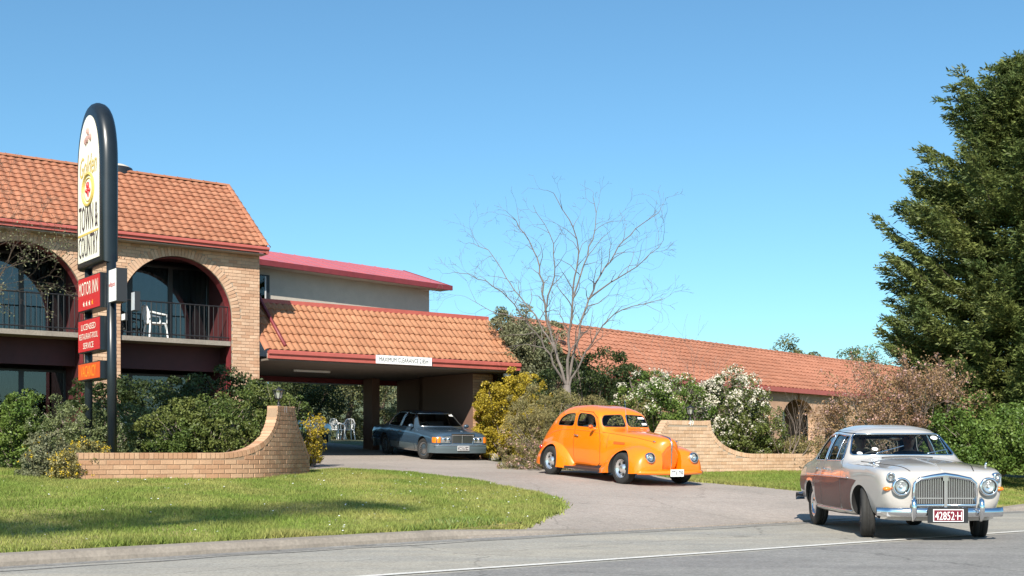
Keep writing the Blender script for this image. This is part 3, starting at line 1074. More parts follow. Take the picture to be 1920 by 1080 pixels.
# dome vent on the ridge
vp = st(11.35, 33.3, 8.72)
v = thing('roof_vent', vp, 'low dark rimmed round vent on the ridge of the motel wing', 'roof vent')
MB().lathe([(.42, -.25), (.42, .10), (.40, .17), (.37, .17), (.37, .05)], vp, n=28).build('rim', 'black_metal', v, True)
MB().lathe([(.385, .12), (.33, .21), (.22, .26), (.1, .28), (0, .285)], vp, n=28).build('dome', 'render_grey', v, True)

# white plastic chair with slatted back (balcony, garden)
def plastic_chair(loc, rz, label, group=None):
    r = thing('plastic_chair', loc, label, 'chair', group, rotz=rz)
    MB().box((0, 0, .42), (.44, .44, .03)).build('seat', 'white_plastic', r)
    for sx in (-1, 1):
        for sy in (-1, 1):
            MB().tube([(sx * .20, sy * .20, .43), (sx * .25, sy * .25, 0)], [.03, .022], 6).build('leg', 'white_plastic', r)
        MB().tube([(sx * .23, -.22, .42), (sx * .26, -.2, .64), (sx * .26, .0, .66), (sx * .25, .22, .70)], [.022, .024, .028, .026], 6).build('armrest', 'white_plastic', r)
    fr = MB().tube([(-.22, .21, .43), (-.23, .26, .70), (-.15, .30, .86), (0, .31, .89), (.15, .30, .86), (.23, .26, .70), (.22, .21, .43)], .022, 6).build('backrest', 'white_plastic', r)
    for k in range(5):
        x = -.14 + .07 * k
        MB().tube([(x, .215, .43), (x * 1.05, .29, .86)], .014, 5).build('slat', 'white_plastic', fr)
    return r
plastic_chair(st(11.75, WT + .75, 4.10), 2.2, 'white plastic armchair on the arched balcony behind the railing')

# ================================================================== carport over the driveway
cp_ = thing('carport', st(18.6, 33, 1.0), 'open carport with steep terracotta tiled front and low clearance sign', 'carport')
C0, C1 = 14.42, 22.88
ct0, cz0, ct1, cz1 = 30.40, 3.87, 32.11, 5.39
mt2 = tile_mesh('roof_tile', .188, .36, .043, 'tile_carport', pan=.18)
tiled_slope(cp_, C0 + .12, C1 - .04, (ct0, cz0), (ct1, cz1), O0, DU, .188, .36, mt2, 300)
ridge_caps(cp_, st(C1 - .03, ct0 - .03, cz0 + .02), st(C1 - .03, ct1, cz1 + .02), .08, .36, 'tile_carport', 'verge_tile')
ridge_caps(cp_, st(C0 + .05, ct0 + .02, cz0 + .0), st(C0 + .05, ct1, cz1 + .0), .11, .5, 'tile_terracotta', 'verge_tile')
mb = MB(); mb.prism([st(C0, ct1 - .10, cz1 - .02), st(C0, ct1 - .10, cz1 + .10), st(C0, ct1 + .12, cz1 + .12), st(C0, ct1 + .12, cz1 - .1)], DU * (C1 - C0 + .02)); mb.build('parapet_cap', 'red_paint', cp_)
gutter_run(cp_, C0 + .02, C1 + .04, ct0 - .08, cz0 + .03, .23)
part('fascia', 'ceiling_board', cp_, (C0 + .02, C1 + .0, ct0 + .025, ct0 + .06, cz0 - .19, cz0 - .06))
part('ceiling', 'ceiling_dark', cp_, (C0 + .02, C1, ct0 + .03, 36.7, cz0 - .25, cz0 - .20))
part('flat_roof', 'render_grey', cp_, (C0 + .02, C1 - .1, ct1 + .12, 36.7, cz0 - .1, cz0 + .0))
mb = MB(); mb.prism([st(C1 - .12, ct0 + .1, cz0 - .1), st(C1 - .12, ct1, cz1 - .1), st(C1 - .12, ct1, cz0 - .1)], DU * .06); mb.build('gable_board', 'red_paint', cp_)
part('rear_beam', 'maroon_paint', cp_, (C0 + .02, C1, 36.5, 36.72, cz0 - .42, cz0 - .262))
# downpipe lying down the tiles
vyc = (DN * (ct1 - ct0) + UP * (cz1 - cz0)).normalized(); vzc = DU.cross(vyc)
a_ = st(C0 + .55, ct1 - .02, cz1) + vzc * .10; b_ = st(C0 + .55, ct0 + .1, cz0 + .09) + vzc * .10
MB().tube([st(C0 - .0, ct1 + .05, cz1 + .17), st(C0 + .40, ct1 + .02, cz1 + .18), a_ + UP * .05, a_, b_], .05, 8).build('downpipe', 'maroon_paint', cp_, True)
# the warning board
cs = st(18.58, ct0 - .125, 3.76)
sg = thing('clearance_sign', cs, 'white clearance board fixed to the red carport gutter', 'sign')
k0 = st(17.72, ct0 - .13, 3.67); 
mb = MB(); mb.prism([k0, k0 + DU * 1.88, k0 + DU * 1.88 + UP * .24, k0 + UP * .24], DN * .02); mb.build('board', 'plate_white', sg)
text_mb('MAXIMUM CLEARANCE 2.85m', k0 + DU * .10 + UP * .06, DU, UP, 1.66, .125, .006).build('lettering', 'frame_dark', sg)
# pillar and the shaded rooms behind
pl_a = unproj(680, 836)
def wall_px(x, t):
    k = (x - 960) / F; return t * (.597 + .802 * k) / (.802 - .597 * k)
sA = wall_px(681, 36.2); sB = wall_px(712, 35.6)
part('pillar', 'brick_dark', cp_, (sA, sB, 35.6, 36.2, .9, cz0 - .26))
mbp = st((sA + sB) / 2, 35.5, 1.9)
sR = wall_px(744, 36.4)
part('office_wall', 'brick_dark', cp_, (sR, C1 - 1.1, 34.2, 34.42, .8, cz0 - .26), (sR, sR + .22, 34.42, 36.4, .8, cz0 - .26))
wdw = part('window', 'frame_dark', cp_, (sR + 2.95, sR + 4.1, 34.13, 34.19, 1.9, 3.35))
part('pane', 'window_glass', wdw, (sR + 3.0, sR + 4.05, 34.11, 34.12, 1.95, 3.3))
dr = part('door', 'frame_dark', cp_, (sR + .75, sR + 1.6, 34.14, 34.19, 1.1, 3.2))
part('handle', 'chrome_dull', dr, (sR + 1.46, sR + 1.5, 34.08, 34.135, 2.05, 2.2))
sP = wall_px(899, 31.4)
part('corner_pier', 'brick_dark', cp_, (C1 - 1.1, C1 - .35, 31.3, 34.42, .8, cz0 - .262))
# bricks on the pier face and on the pillar
its = []; z = 1.0; row = 0
while z + BRH < cz0 - .3:
    u = C1 - 1.1 - (.12 if row % 2 else 0)
    while u < C1 - .35:
        a, b = max(u, C1 - 1.1), min(u + BRL, C1 - .35)
        if b - a > .03: its.append((st((a + b) / 2, 31.298, z + .038), DU, DN, UP, (b - a, .03, BRH)))
        u += .24
    z += .086; row += 1
lay(cp_, brick_mesh('brick_tan'), its, None)
# little white lamp at the corner of the eave and a strip light on the ceiling
fl = thing('corner_floodlight', st(C1 - .3, 30.6, cz0 - .36), 'small white floodlight under the right corner of the carport eave', 'floodlight')
mb = MB(); sbox(mb, C1 - .42, C1 - .22, 30.5, 30.62, cz0 - .38, cz0 - .29); mb.build('lamp_head', 'white_plastic', fl)
mb = MB(); sbox(mb, C1 - .34, C1 - .30, 30.53, 30.57, cz0 - .29, cz0 - .262); mb.build('bracket', 'white_plastic', fl)
tb = thing('ceiling_batten', st(17.2, 33.2, cz0 - .30), 'pale fluorescent batten on the shaded carport ceiling', 'light fitting')
mb = MB(); sbox(mb, 16.6, 17.8, 33.15, 33.25, cz0 - .32, cz0 - .262); mb.build('housing', 'white_plastic', tb)

# ================================================================== grey rendered upper floor with a red metal roof
ub = thing('grey_upper_storey', Vector((-5, 42, 1.2)), 'grey rendered upper storey with low red metal roof behind the carport', 'building')
u2 = Vector((.684, .729, 0)); n2 = Vector((-.729, .684, 0)); E0 = Vector((-7.78, 38.1, 0)) - u2 * 3.2
def ux(a, w_, z): return E0 + u2 * a + n2 * w_ + UP * z
A1 = 3.2 + 8.12
def ubox(mb, a0, a1, w0, w1, z0, z1):
    p = [ux(a, w_, z) for a in (a0, a1) for w_ in (w0, w1) for z in (z0, z1)]
    return mb.add(p, [(0, 1, 3, 2), (4, 6, 7, 5), (0, 4, 5, 1), (2, 3, 7, 6), (0, 2, 6, 4), (1, 5, 7, 3)])
mb = MB(); ubox(mb, 0, A1 - .55, .50, 5.0, 3.70, 7.02); 
mb.add([ux(a, w_, z) for a in (0, A1 - .55) for (w_, z) in ((.50, 7.02), (5.0, 7.02), (2.6, 7.75))], [(0, 1, 2), (3, 5, 4), (0, 2, 5, 3), (1, 4, 5, 2)])
mb.build('wall', 'render_grey', ub)
mb = MB(); mb.prism([ux(0, 0, 7.12), ux(A1, 0, 7.12), ux(A1, 2.5, 7.92), ux(0, 2.5, 7.92)], UP * -.05)
mb.prism([ux(0, 2.5, 7.92), ux(A1, 2.5, 7.92), ux(A1, 5.3, 7.08), ux(0, 5.3, 7.08)], UP * -.05)
rf = mb.build('roof', 'metal_roof_red', ub)
sl_ = (ux(0, 2.5, 7.92) - ux(0, 0, 7.12))
for k in range(int(A1 / .6)):
    a = .3 + k * .6
    MB().prism([ux(a, 0.0, 7.122), ux(a + .035, 0.0, 7.122), ux(a + .035, 0, 7.135), ux(a, 0, 7.135)], sl_).build('rib', 'metal_roof_red', rf)
mb = MB(); ubox(mb, 0, A1 + .03, -.10, -.01, 6.95, 7.12); mb.build('gutter', 'maroon_paint', ub)
mb = MB(); mb.prism([ux(A1, -.1, 6.95), ux(A1, -.1, 7.11), ux(A1, 2.5, 7.94), ux(A1, 5.3, 7.08), ux(A1, 5.3, 6.92), ux(A1, 2.5, 7.76)], u2 * .04); mb.build('barge_board', 'maroon_paint', ub)
mb = MB(); ubox(mb, 0, A1 - .02, -.01, .495, 6.955, 6.985); mb.build('soffit', 'ceiling_board', ub)
def aw(x):   # station along the wall seen at a picture column
    k = (x - 960) / F; p = ux(0, .50, 0); return (k * p.y - p.x) / (u2.x - k * u2.y)
aw0 = aw(489); 
mb = MB(); ubox(mb, aw0 - .2, aw0 + .30, .45, .495, 5.75, 6.75); wn = mb.build('window', 'frame_dark', ub)
mb = MB(); ubox(mb, aw0 - .15, aw0 + .10, .43, .445, 5.8, 6.7); mb.build('pane', 'window_glass', wn)
mb = MB(); ubox(mb, aw0 + .10, aw0 + .15, .42, .445, 5.8, 6.7); mb.build('frame', 'frame_alu', wn)

# ================================================================== long single-storey wing on the right
lw = thing('tiled_side_wing', Vector((14, 52, 1.5)), 'long single-storey brick wing with low terracotta tiled roof behind the shrubs', 'building')
d3 = Vector((.65, .76, 0)).normalized(); n3 = Vector((-d3.y, d3.x, 0))
O3 = Vector((3.37, 44, 0))
w3 = 3.7; ez = 3.56; rz3 = 5.48
mt3 = tile_mesh('roof_tile', .30, .38, .045, 'tile_far', segs=4, pan=.2)
AL0, AL1 = -5.2, 33.0
tiled_slope(lw, AL0, AL1, (-w3, ez), (0, rz3), O3, d3, .30, .38, mt3, 300, key=lambda it: (it[0] - (O3 + d3 * 6 - n3 * 1.5 + UP * 4.5)).length)
def lx(a, w_, z): return O3 + d3 * a + n3 * w_ + UP * z
mb = MB(); mb.prism([lx(AL0, 0, rz3), lx(AL1, 0, rz3), lx(AL1, w3, ez), lx(AL0, w3, ez)], UP * -.08); mb.build('rear_slope', 'tile_far', lw)
ridge_caps(lw, lx(AL0, 0, rz3 + .02), lx(AL1, 0, rz3 + .02), .12, .45, 'tile_far')
def lbox(mb, a0, a1, w0, w1, z0, z1):
    p = [lx(a, w_, z) for a in (a0, a1) for w_ in (w0, w1) for z in (z0, z1)]
    return mb.add(p, [(0, 1, 3, 2), (4, 6, 7, 5), (0, 4, 5, 1), (2, 3, 7, 6), (0, 2, 6, 4), (1, 5, 7, 3)])
mb = MB(); lbox(mb, AL0, AL1, -w3 - .14, -w3 - .02, ez - .14, ez + .03); mb.build('gutter', 'red_paint', lw)
mb = MB(); lbox(mb, AL0, AL1, -w3 - .02, -w3 + 1.6, ez - .12, ez - .08); mb.build('soffit', 'ceiling_board', lw)
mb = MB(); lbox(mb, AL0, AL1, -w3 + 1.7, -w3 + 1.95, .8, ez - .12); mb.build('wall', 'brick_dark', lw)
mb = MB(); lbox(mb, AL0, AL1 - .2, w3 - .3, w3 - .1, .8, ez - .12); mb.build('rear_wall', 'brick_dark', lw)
def al(x, wo):
    k = (x - 960) / F; p = lx(0, wo, 0); return (k * p.y - p.x) / (d3.x - k * d3.y)
px0 = al(1528, -w3 + .1)
mbl = MB(); its = []
a = px0 - 3 * 3.55
while a < AL1 - 1:
    # pier with a flared, arched head each side
    z0 = .9; zs = 2.35
    poly = [lx(a, -w3 + .1, z0), lx(a + .85, -w3 + .1, z0), lx(a + .85, -w3 + .1, zs)]
    for k in range(1, 9):
        an = math.pi / 2 * k / 8; poly.append(lx(a + .85 + 1.25 * (1 - math.cos(an)), -w3 + .1, zs + .85 * math.sin(an)))
    poly += [lx(a + 2.1, -w3 + .1, ez - .1), lx(a - 1.25, -w3 + .1, ez - .1)]
    for k in range(8, -1, -1):
        an = math.pi / 2 * k / 8; poly.append(lx(a - 1.25 * (1 - math.cos(an)), -w3 + .1, zs + .85 * math.sin(an)))
    MB().prism(poly, n3 * .3).build('arched_pier', 'brick_cream', lw)
    if px0 - .1 < a < px0 + 9:
        z = z0 + .3; row = 0
        while z < zs + .6:
            u = a - (.12 if row % 2 else 0)
            while u < a + .85:
                b0, b1 = max(u, a), min(u + BRL, a + .85)
                if b1 - b0 > .03: its.append((lx((b0 + b1) / 2, -w3 + .1, z + .04), d3, n3, UP, (b1 - b0, .03, BRH)))
                u += .24
            z += .086; row += 1
    a += 3.55
lay(lw, brick_mesh('brick_cream'), its, None)
for k in range(7):
    a = px0 - 6 + k * 3.55
    mb = MB(); lbox(mb, a + 1.2, a + 2.9, -w3 + 1.66, -w3 + 1.695, 1.6, 3.1); q = mb.build('window', 'frame_dark', lw)
    mb = MB(); lbox(mb, a + 1.26, a + 2.84, -w3 + 1.64, -w3 + 1.655, 1.66, 3.04); mb.build('pane', 'window_glass', q)

# ================================================================== pylon sign
SA = Vector((-7.70, 23.0, 0))                    # near, street-side corner of the panel in plan
sgn = thing('motel_pylon_sign', Vector((-7.9, 23.5, .7)), 'tall dark green arched motel pylon sign on two posts behind the brick wall', 'sign')
def gx(a, b, z): return SA + DN * a + DU * b + UP * z    # a: away from the road, b: through the thickness
SW, STH = 1.45, .32
def arch_poly(a0, a1, zb, zs, zt, b, n=20):
    c = (a0 + a1) / 2; h = (a1 - a0) / 2
    return [gx(a0, b, zb), gx(a1, b, zb)] + [gx(c + h * math.cos(math.pi * k / n), b, zs + (zt - zs) * math.sin(math.pi * k / n) ** .9) for k in range(n + 1)]
def rounded_panel():
    """cabinet with a fat half-round edge all the way round"""
    mb = MB(); N = 20; k = 9; prof = []
    for q in range(k):
        an = math.pi * q / (k - 1); prof.append((.13 * (1 - math.sin(an)) , STH / 2 - STH / 2 * math.cos(an)))
    for (sh, b) in prof: mb.v += [tuple(p) for p in arch_poly(-.10 + sh, SW + .10 - sh, 4.70 + sh * .5, 6.55, 7.86 - sh, b, N)]
    n = N + 3
    for q in range(k - 1):
        for j in range(n): mb.f.append((q * n + j, q * n + (j + 1) % n, (q + 1) * n + (j + 1) % n, (q + 1) * n + j))
    mb.f += [tuple(range(n))[::-1], tuple(range((k - 1) * n, k * n))]
    return mb
cab = rounded_panel().build('cabinet', 'sign_green', sgn, True); cab.data.set_sharp_from_angle(angle=rad(50))
mb = MB(); mb.prism(arch_poly(.10, SW - .10, 4.82, 6.45, 7.60, -.012), DU * .008); face = mb.build('face_panel', 'sign_white', sgn)
mb = MB(); mb.prism(arch_poly(.10, SW - .10, 4.82, 6.45, 7.60, STH + .004), DU * .008); mb.build('face_panel', 'sign_white', sgn)
AX = -DN                                         # reading direction on the street-left face
def ftext(t, a_c, z, wd, h, m, b=-.016, sh=0.0, parent=face):
    o = gx(a_c + wd / 2, b, z)
    return text_mb(t, o, AX, UP, wd, h, .004, font_shear=sh).build('lettering', m, parent)
ftext('TOWN &', .72, 5.40, 1.12, .50, 'dark_letter')
ftext('COUNTRY', .72, 4.90, 1.14, .42, 'dark_letter')
ftext('Golden', .72, 6.45, 1.0, .40, 'gold', sh=.35)
mb = MB(); mb.prism([gx(.12, -.018, 5.32), gx(1.33, -.018, 5.32), gx(1.33, -.018, 5.36), gx(.12, -.018, 5.36)], DU * .004); mb.build('rule', 'gold', face)
def oval(a, z, ra, rz_, w_, m, name):
    mb = MB(); n = 36
    mb.tube([gx(a + ra * math.cos(2 * math.pi * k / n), -.018, z + rz_ * math.sin(2 * math.pi * k / n)) for k in range(n)], w_, 5, closed=True)
    mb.build(name, m, face)
oval(.72, 6.18, .33, .30, .03, 'gold', 'emblem_ring'); oval(.72, 6.18, .24, .22, .012, 'gold', 'emblem_ring')
mb = MB()
for (da, dz, r1, r2) in ((0, .07, .06, .08), (-.09, -.02, .05, .04), (.09, -.02, .05, .04), (0, -.08, .03, .07), (.0, 0, .04, .04)):
    mb.ball(gx(.72 + da, -.018, 6.18 + dz), (r1 * .7, r1 * .7, r2), 10, 6)
mb.build('emblem_flower', 'sign_red', face)
mb = MB()
for (a_o, z_o) in ((.85, 7.12), (.72, 7.3), (.58, 7.16), (.76, 7.15)): mb.ball(gx(a_o, -.018, z_o), (.045, .045, .07), 8, 5)
mb.build('emblem_marks', 'blossom_pink', face)
# posts
MB().tube([gx(-.02, .20, .5), gx(-.02, .18, 4.86)], .088, 14).build('post', 'sign_green', sgn, True)
MB().tube([gx(SW - .2, .16, .5), gx(SW - .2, .16, 4.9)], .075, 12).build('post', 'sign_green', sgn, True)
# smaller boxes under it
def sbx(z0, z1, m, name, a0=.06, a1=1.36):
    mb = MB(); mb.prism([gx(a0, .0, z0), gx(a1, .0, z0), gx(a1, .0, z1), gx(a0, .0, z1)], DU * .26); o = mb.build(name, 'sign_green', sgn)
    mb = MB(); mb.prism([gx(a0 + .02, -.012, z0 + .02), gx(a1 - .02, -.012, z0 + .02), gx(a1 - .02, -.012, z1 - .02), gx(a0 + .02, -.012, z1 - .02)], DU * .011); return mb.build('face_panel', m, o)
p1 = sbx(3.86, 4.52, 'sign_red', 'sign_box')
text_mb('MOTOR INN', gx(1.28, -.014, 4.16), AX, UP, 1.14, .26, .004).build('lettering', 'sign_white', p1)
for k in range(4):
    mb = MB(); c = gx(.98 - .17 * k, -.02, 3.99); pts = []
    for q in range(10):
        r = .055 if q % 2 == 0 else .023; an = math.pi / 2 + math.pi * q / 5
        pts.append(c + AX * (r * math.cos(an)) + UP * (r * math.sin(an)))
    mb.prism(pts, DU * .004); mb.build('star', 'sign_white' if k < 3 else 'vacancy_orange', p1)
p2 = sbx(3.06, 3.70, 'sign_red', 'sign_box')
for (t_, wd_, z_) in (('LICENSED', .86, 3.49), ('RESTAURANT-POOL', 1.12, 3.31), ('SERVICE', .62, 3.13)):
    text_mb(t_, gx(.71 + wd_ / 2, -.014, z_), AX, UP, wd_, .115, .004).build('lettering', 'sign_white', p2)
p3 = sbx(2.52, 2.86, 'sign_orange', 'sign_box')
text_mb('VACANCY', gx(1.16, -.014, 2.58), AX, UP, .9, .22, .004).build('lettering', 'vacancy_orange', p3)
# notice boxes clamped to the near post
def nbox(a, b, z0, z1, wa, wb, m, label, txt=None):
    r = thing('notice_box', gx(a, b, z0), label, 'notice box')
    mb = MB(); mb.prism([gx(a, b, z0), gx(a + wa, b, z0), gx(a + wa, b, z1), gx(a, b, z1)], DU * wb); mb.build('box', 'frame_dark', r)
    mb = MB(); mb.prism([gx(a + .015, b - .008, z0 + .015), gx(a + wa - .015, b - .008, z0 + .015), gx(a + wa - .015, b - .008, z1 - .015), gx(a + .015, b - .008, z1 - .015)], DU * .007); f_ = mb.build('front', m, r)
    if txt: text_mb(txt, gx(a + wa - .04, b - .01, (z0 + z1) / 2 - .05), AX, UP, wa - .08, .12, .004).build('lettering', 'sign_red', f_)
nbox(-.55, .10, 3.92, 4.54, .42, .20, 'plate_white', 'tall white fronted box clamped to the near post of the pylon sign', 'eftpos')
nbox(-.50, .28, 3.58, 3.72, .20, .04, 'plate_white', 'small white plate under the tall box on the pylon sign post')
nbox(-.62, .42, 3.76, 4.12, .2, .1, 'curtain', 'small grey box behind the pylon sign post')

# garden furniture seen through the carport
c1 = unproj(633, 824); c2 = unproj(652, 824)
plastic_chair(c1, 2.6, 'left of two white plastic chairs on the grass behind the carport')
plastic_chair(c2, 3.6, 'right of two white plastic chairs on the grass behind the carport')
rk = unproj(926, 862, zd)
bm = bmesh.new(); bmesh.ops.create_icosphere(bm, subdivisions=3, radius=.16)
for v_ in bm.verts: v_.co = Vector((v_.co.x * 1.1, v_.co.y * .9, v_.co.z * .8)) * (1 + .12 * math.sin(v_.co.x * 23) * math.cos(v_.co.y * 19 + v_.co.z * 17))
me = bpy.data.meshes.new('rock'); bm.to_mesh(me); bm.free(); me.shade_smooth()
tag(put('rock', me, 'rock', loc=rk + Vector((0, 0, .07))), 'rounded pale rock at the driveway edge beside the blue sedan', 'rock')
# ================================================================== vegetation
def rdir(n):
    v = RNG.normal(size=(n, 3)); return v / np.linalg.norm(v, axis=1, keepdims=True)

def leaf_quads(P, Nrm, size, aspect=1.8, flat=.6):
    """one pointed, slightly folded leaf (two triangles sharing a midrib) at each point"""
    n = len(P)
    r = rdir(n)
    nn = Nrm * flat + r * (1 - flat); nn /= np.linalg.norm(nn, axis=1, keepdims=True) + 1e-9
    u = np.cross(nn, rdir(n)); u /= np.linalg.norm(u, axis=1, keepdims=True) + 1e-9
    v = np.cross(nn, u)
    s = size if np.ndim(size) else np.full(n, size)
    l = (s * RNG.uniform(.7, 1.3, n))[:, None]; w_ = l / aspect
    V = np.empty((n, 4, 3))
    V[:, 0] = P - u * l / 2; V[:, 2] = P + u * l / 2
    V[:, 1] = P + v * w_ / 2 + nn * w_ * .15; V[:, 3] = P - v * w_ / 2 + nn * w_ * .15
    return V.reshape(-1, 3), np.arange(4 * n).reshape(-1, 4)

def lobes_on(c, r, k, sub, squash=.85, zmin=-.95):
    """small clumps scattered over an ellipsoid's surface"""
    out = []
    while len(out) < k:
        d = rdir(1)[0]
        if d[2] < zmin: continue
        q = RNG.uniform(.62, 1.04)
        p = np.array(c) + d * np.array(r) * q
        s = sub * RNG.uniform(.45, 1.3)
        out.append((p, np.array((s, s, s * squash)), d))
    return out

def sample_lobes(lobes, n):
    k = len(lobes)
    idx = RNG.integers(0, k, n)
    C = np.array([l[0] for l in lobes])[idx]; R = np.array([l[1] for l in lobes])[idx]; O = np.array([l[2] for l in lobes])[idx]
    d = rdir(n)
    flip = np.einsum('ij,ij->i', d, O) < -.2
    d[flip] *= -1
    q = 1.08 - np.abs(RNG.normal(0, .36, n)); q = np.clip(q, .1, 1.3)
    P = C + d * R * q[:, None]
    return P, d

def skirts(mains, zg):
    """carry the leaf masses down to the ground"""
    out = list(mains)
    for (c, r) in mains:
        g = zl(c[0], c[1]) if zg is None else zg
        b = c[2] - r[2] * .55
        if b > g + .15:
            out.append((np.array((c[0], c[1], (b + g) / 2)), np.array((r[0] * .92, r[1] * .92, (b - g) / 2 + .18))))
    return out

def shrub(label, mains, n, leaf, m, clump=.24, k=None, blossoms=None, stems=True, cat='shrub', name='garden_shrub', aspect=1.8, group=None, flat=.38, inner=.2, stem_m='bark_twig', zground=None):
    """mains: list of (centre, radii); one thing with foliage, stems and blossoms"""
    mains = skirts(mains, zground)
    c0 = np.mean([m_[0] for m_ in mains], axis=0)
    zg = zl(c0[0], c0[1]) if zground is None else zground
    base = Vector((c0[0], c0[1], zg))
    root = thing(name, base, label, cat, group)
    lob = []
    vol = [r[0] * r[2] for (_, r) in mains]; tot = sum(vol)
    for (c, r), v in zip(mains, vol):
        kk = int((k or 150) * v / tot) + 12
        lob += lobes_on(c, r, kk, clump * (r[0] * r[1] * r[2]) ** (1 / 3) * 1.0)
    P, d = sample_lobes(lob, n)
    Pi = []
    for (c, r), v in zip(mains, vol):
        ni = int(n * inner * v / tot); dd = rdir(ni)
        Pi.append(np.array(c) + dd * np.array(r) * RNG.uniform(.35, .85, (ni, 1)))
    Pi = np.concatenate(Pi)
    P = np.concatenate([P, Pi]); d = np.concatenate([d, rdir(len(Pi))])
    ok = P[:, 2] > zg + .02
    P = P[ok]; d = d[ok]
    up = d.copy(); up[:, 2] += .35
    V, Q = leaf_quads(P, up / np.linalg.norm(up, axis=1, keepdims=True), leaf, aspect, flat)
    put('foliage', np_mesh('foliage', V - np.array(base[:]), Q), m, root)
    if stems:
        mb = MB()
        for (c, r) in mains:
            for q in range(5):
                a = RNG.uniform(0, 6.28)
                tip = Vector((c[0] + r[0] * .6 * math.cos(a), c[1] + r[1] * .6 * math.sin(a), c[2] + r[2] * RNG.uniform(.1, .7)))
                b0 = Vector((c0[0] + .02 * math.cos(a), c0[1] + .02 * math.sin(a), zg - .05))
                mid = b0.lerp(tip, .5) + Vector((0, 0, .1 * r[2]))
                mb.tube([b0, mid, tip], [.028, .018, .006], 5)
        mb.build('stem', stem_m, root)
    if blossoms:
        for (bn, bsize, bm_, sel) in blossoms:
            Cb, db = sample_lobes(lob, int(bn * 2.2))
            Ob = np.array(Cb)
            keep = sel(Ob, db)
            Ob = Ob[keep][:bn] + db[keep][:bn] * .03
            db = db[keep][:bn]
            per = 7
            PP = np.repeat(Ob, per, 0) + RNG.normal(0, bsize * .45, (len(Ob) * per, 3)); DD = np.repeat(db, per, 0)
            V, Q = leaf_quads(PP, DD, bsize * .7, 1.2, .5)
            put('blossom', np_mesh('blossom', V - np.array(base[:]), Q), bm_, root)
    return root

def tree_segments(base, L0, r0, levels, rng, spread=.5, split=(2, 3), shrink=.74, up=.25, wig=.12, dirn=(0, 0, 1), first=None, rs=.68):
    """recursive branching: list of (points, radii)"""
    out = []; tips = []
    def grow(p, d, L, r, lv):
        pts = [p]; rr = [r]; n = 4 if lv < levels - 1 else 3
        dd = d.copy()
        for i in range(n):
            dd = dd + Vector((rng.gauss(0, wig), rng.gauss(0, wig), rng.gauss(0, wig) + up * .12))
            dd.normalize()
            p = p + dd * (L / n); pts.append(p); rr.append(r * (1 - (1 - rs) * (i + 1) / n))
        out.append((pts, rr, lv))
        if lv >= levels:
            tips.append((p, dd)); return
        k = rng.randint(*split)
        a0 = rng.uniform(0, 6.28)
        for j in range(k):
            a = a0 + 6.28 * j / k + rng.gauss(0, .35)
            perp = dd.orthogonal().normalized(); perp.rotate(Matrix.Rotation(a, 3, dd))
            sp = spread * rng.uniform(.6, 1.35)
            nd = (dd + perp * sp + Vector((0, 0, up * .4))).normalized()
            st_ = pts[-1] if j < 2 else pts[rng.randint(2, n)]
            grow(st_, nd, L * shrink * rng.uniform(.75, 1.2), rr[-1] * (.82 if j == 0 else .66), lv + 1)
    if first:
        for (p, d, L, r) in first: grow(Vector(p), Vector(d).normalized(), L, r, 1)
    else:
        grow(Vector(base), Vector(dirn), L0, r0, 0)
    return out, tips

def branch_mesh(segs, nmax=8):
    mb = MB()
    for (pts, rr, lv) in segs:
        mb.tube(pts, [max(r, .0025) for r in rr], max(3, nmax - lv * 2 if lv else nmax), cap=False)
    return mb

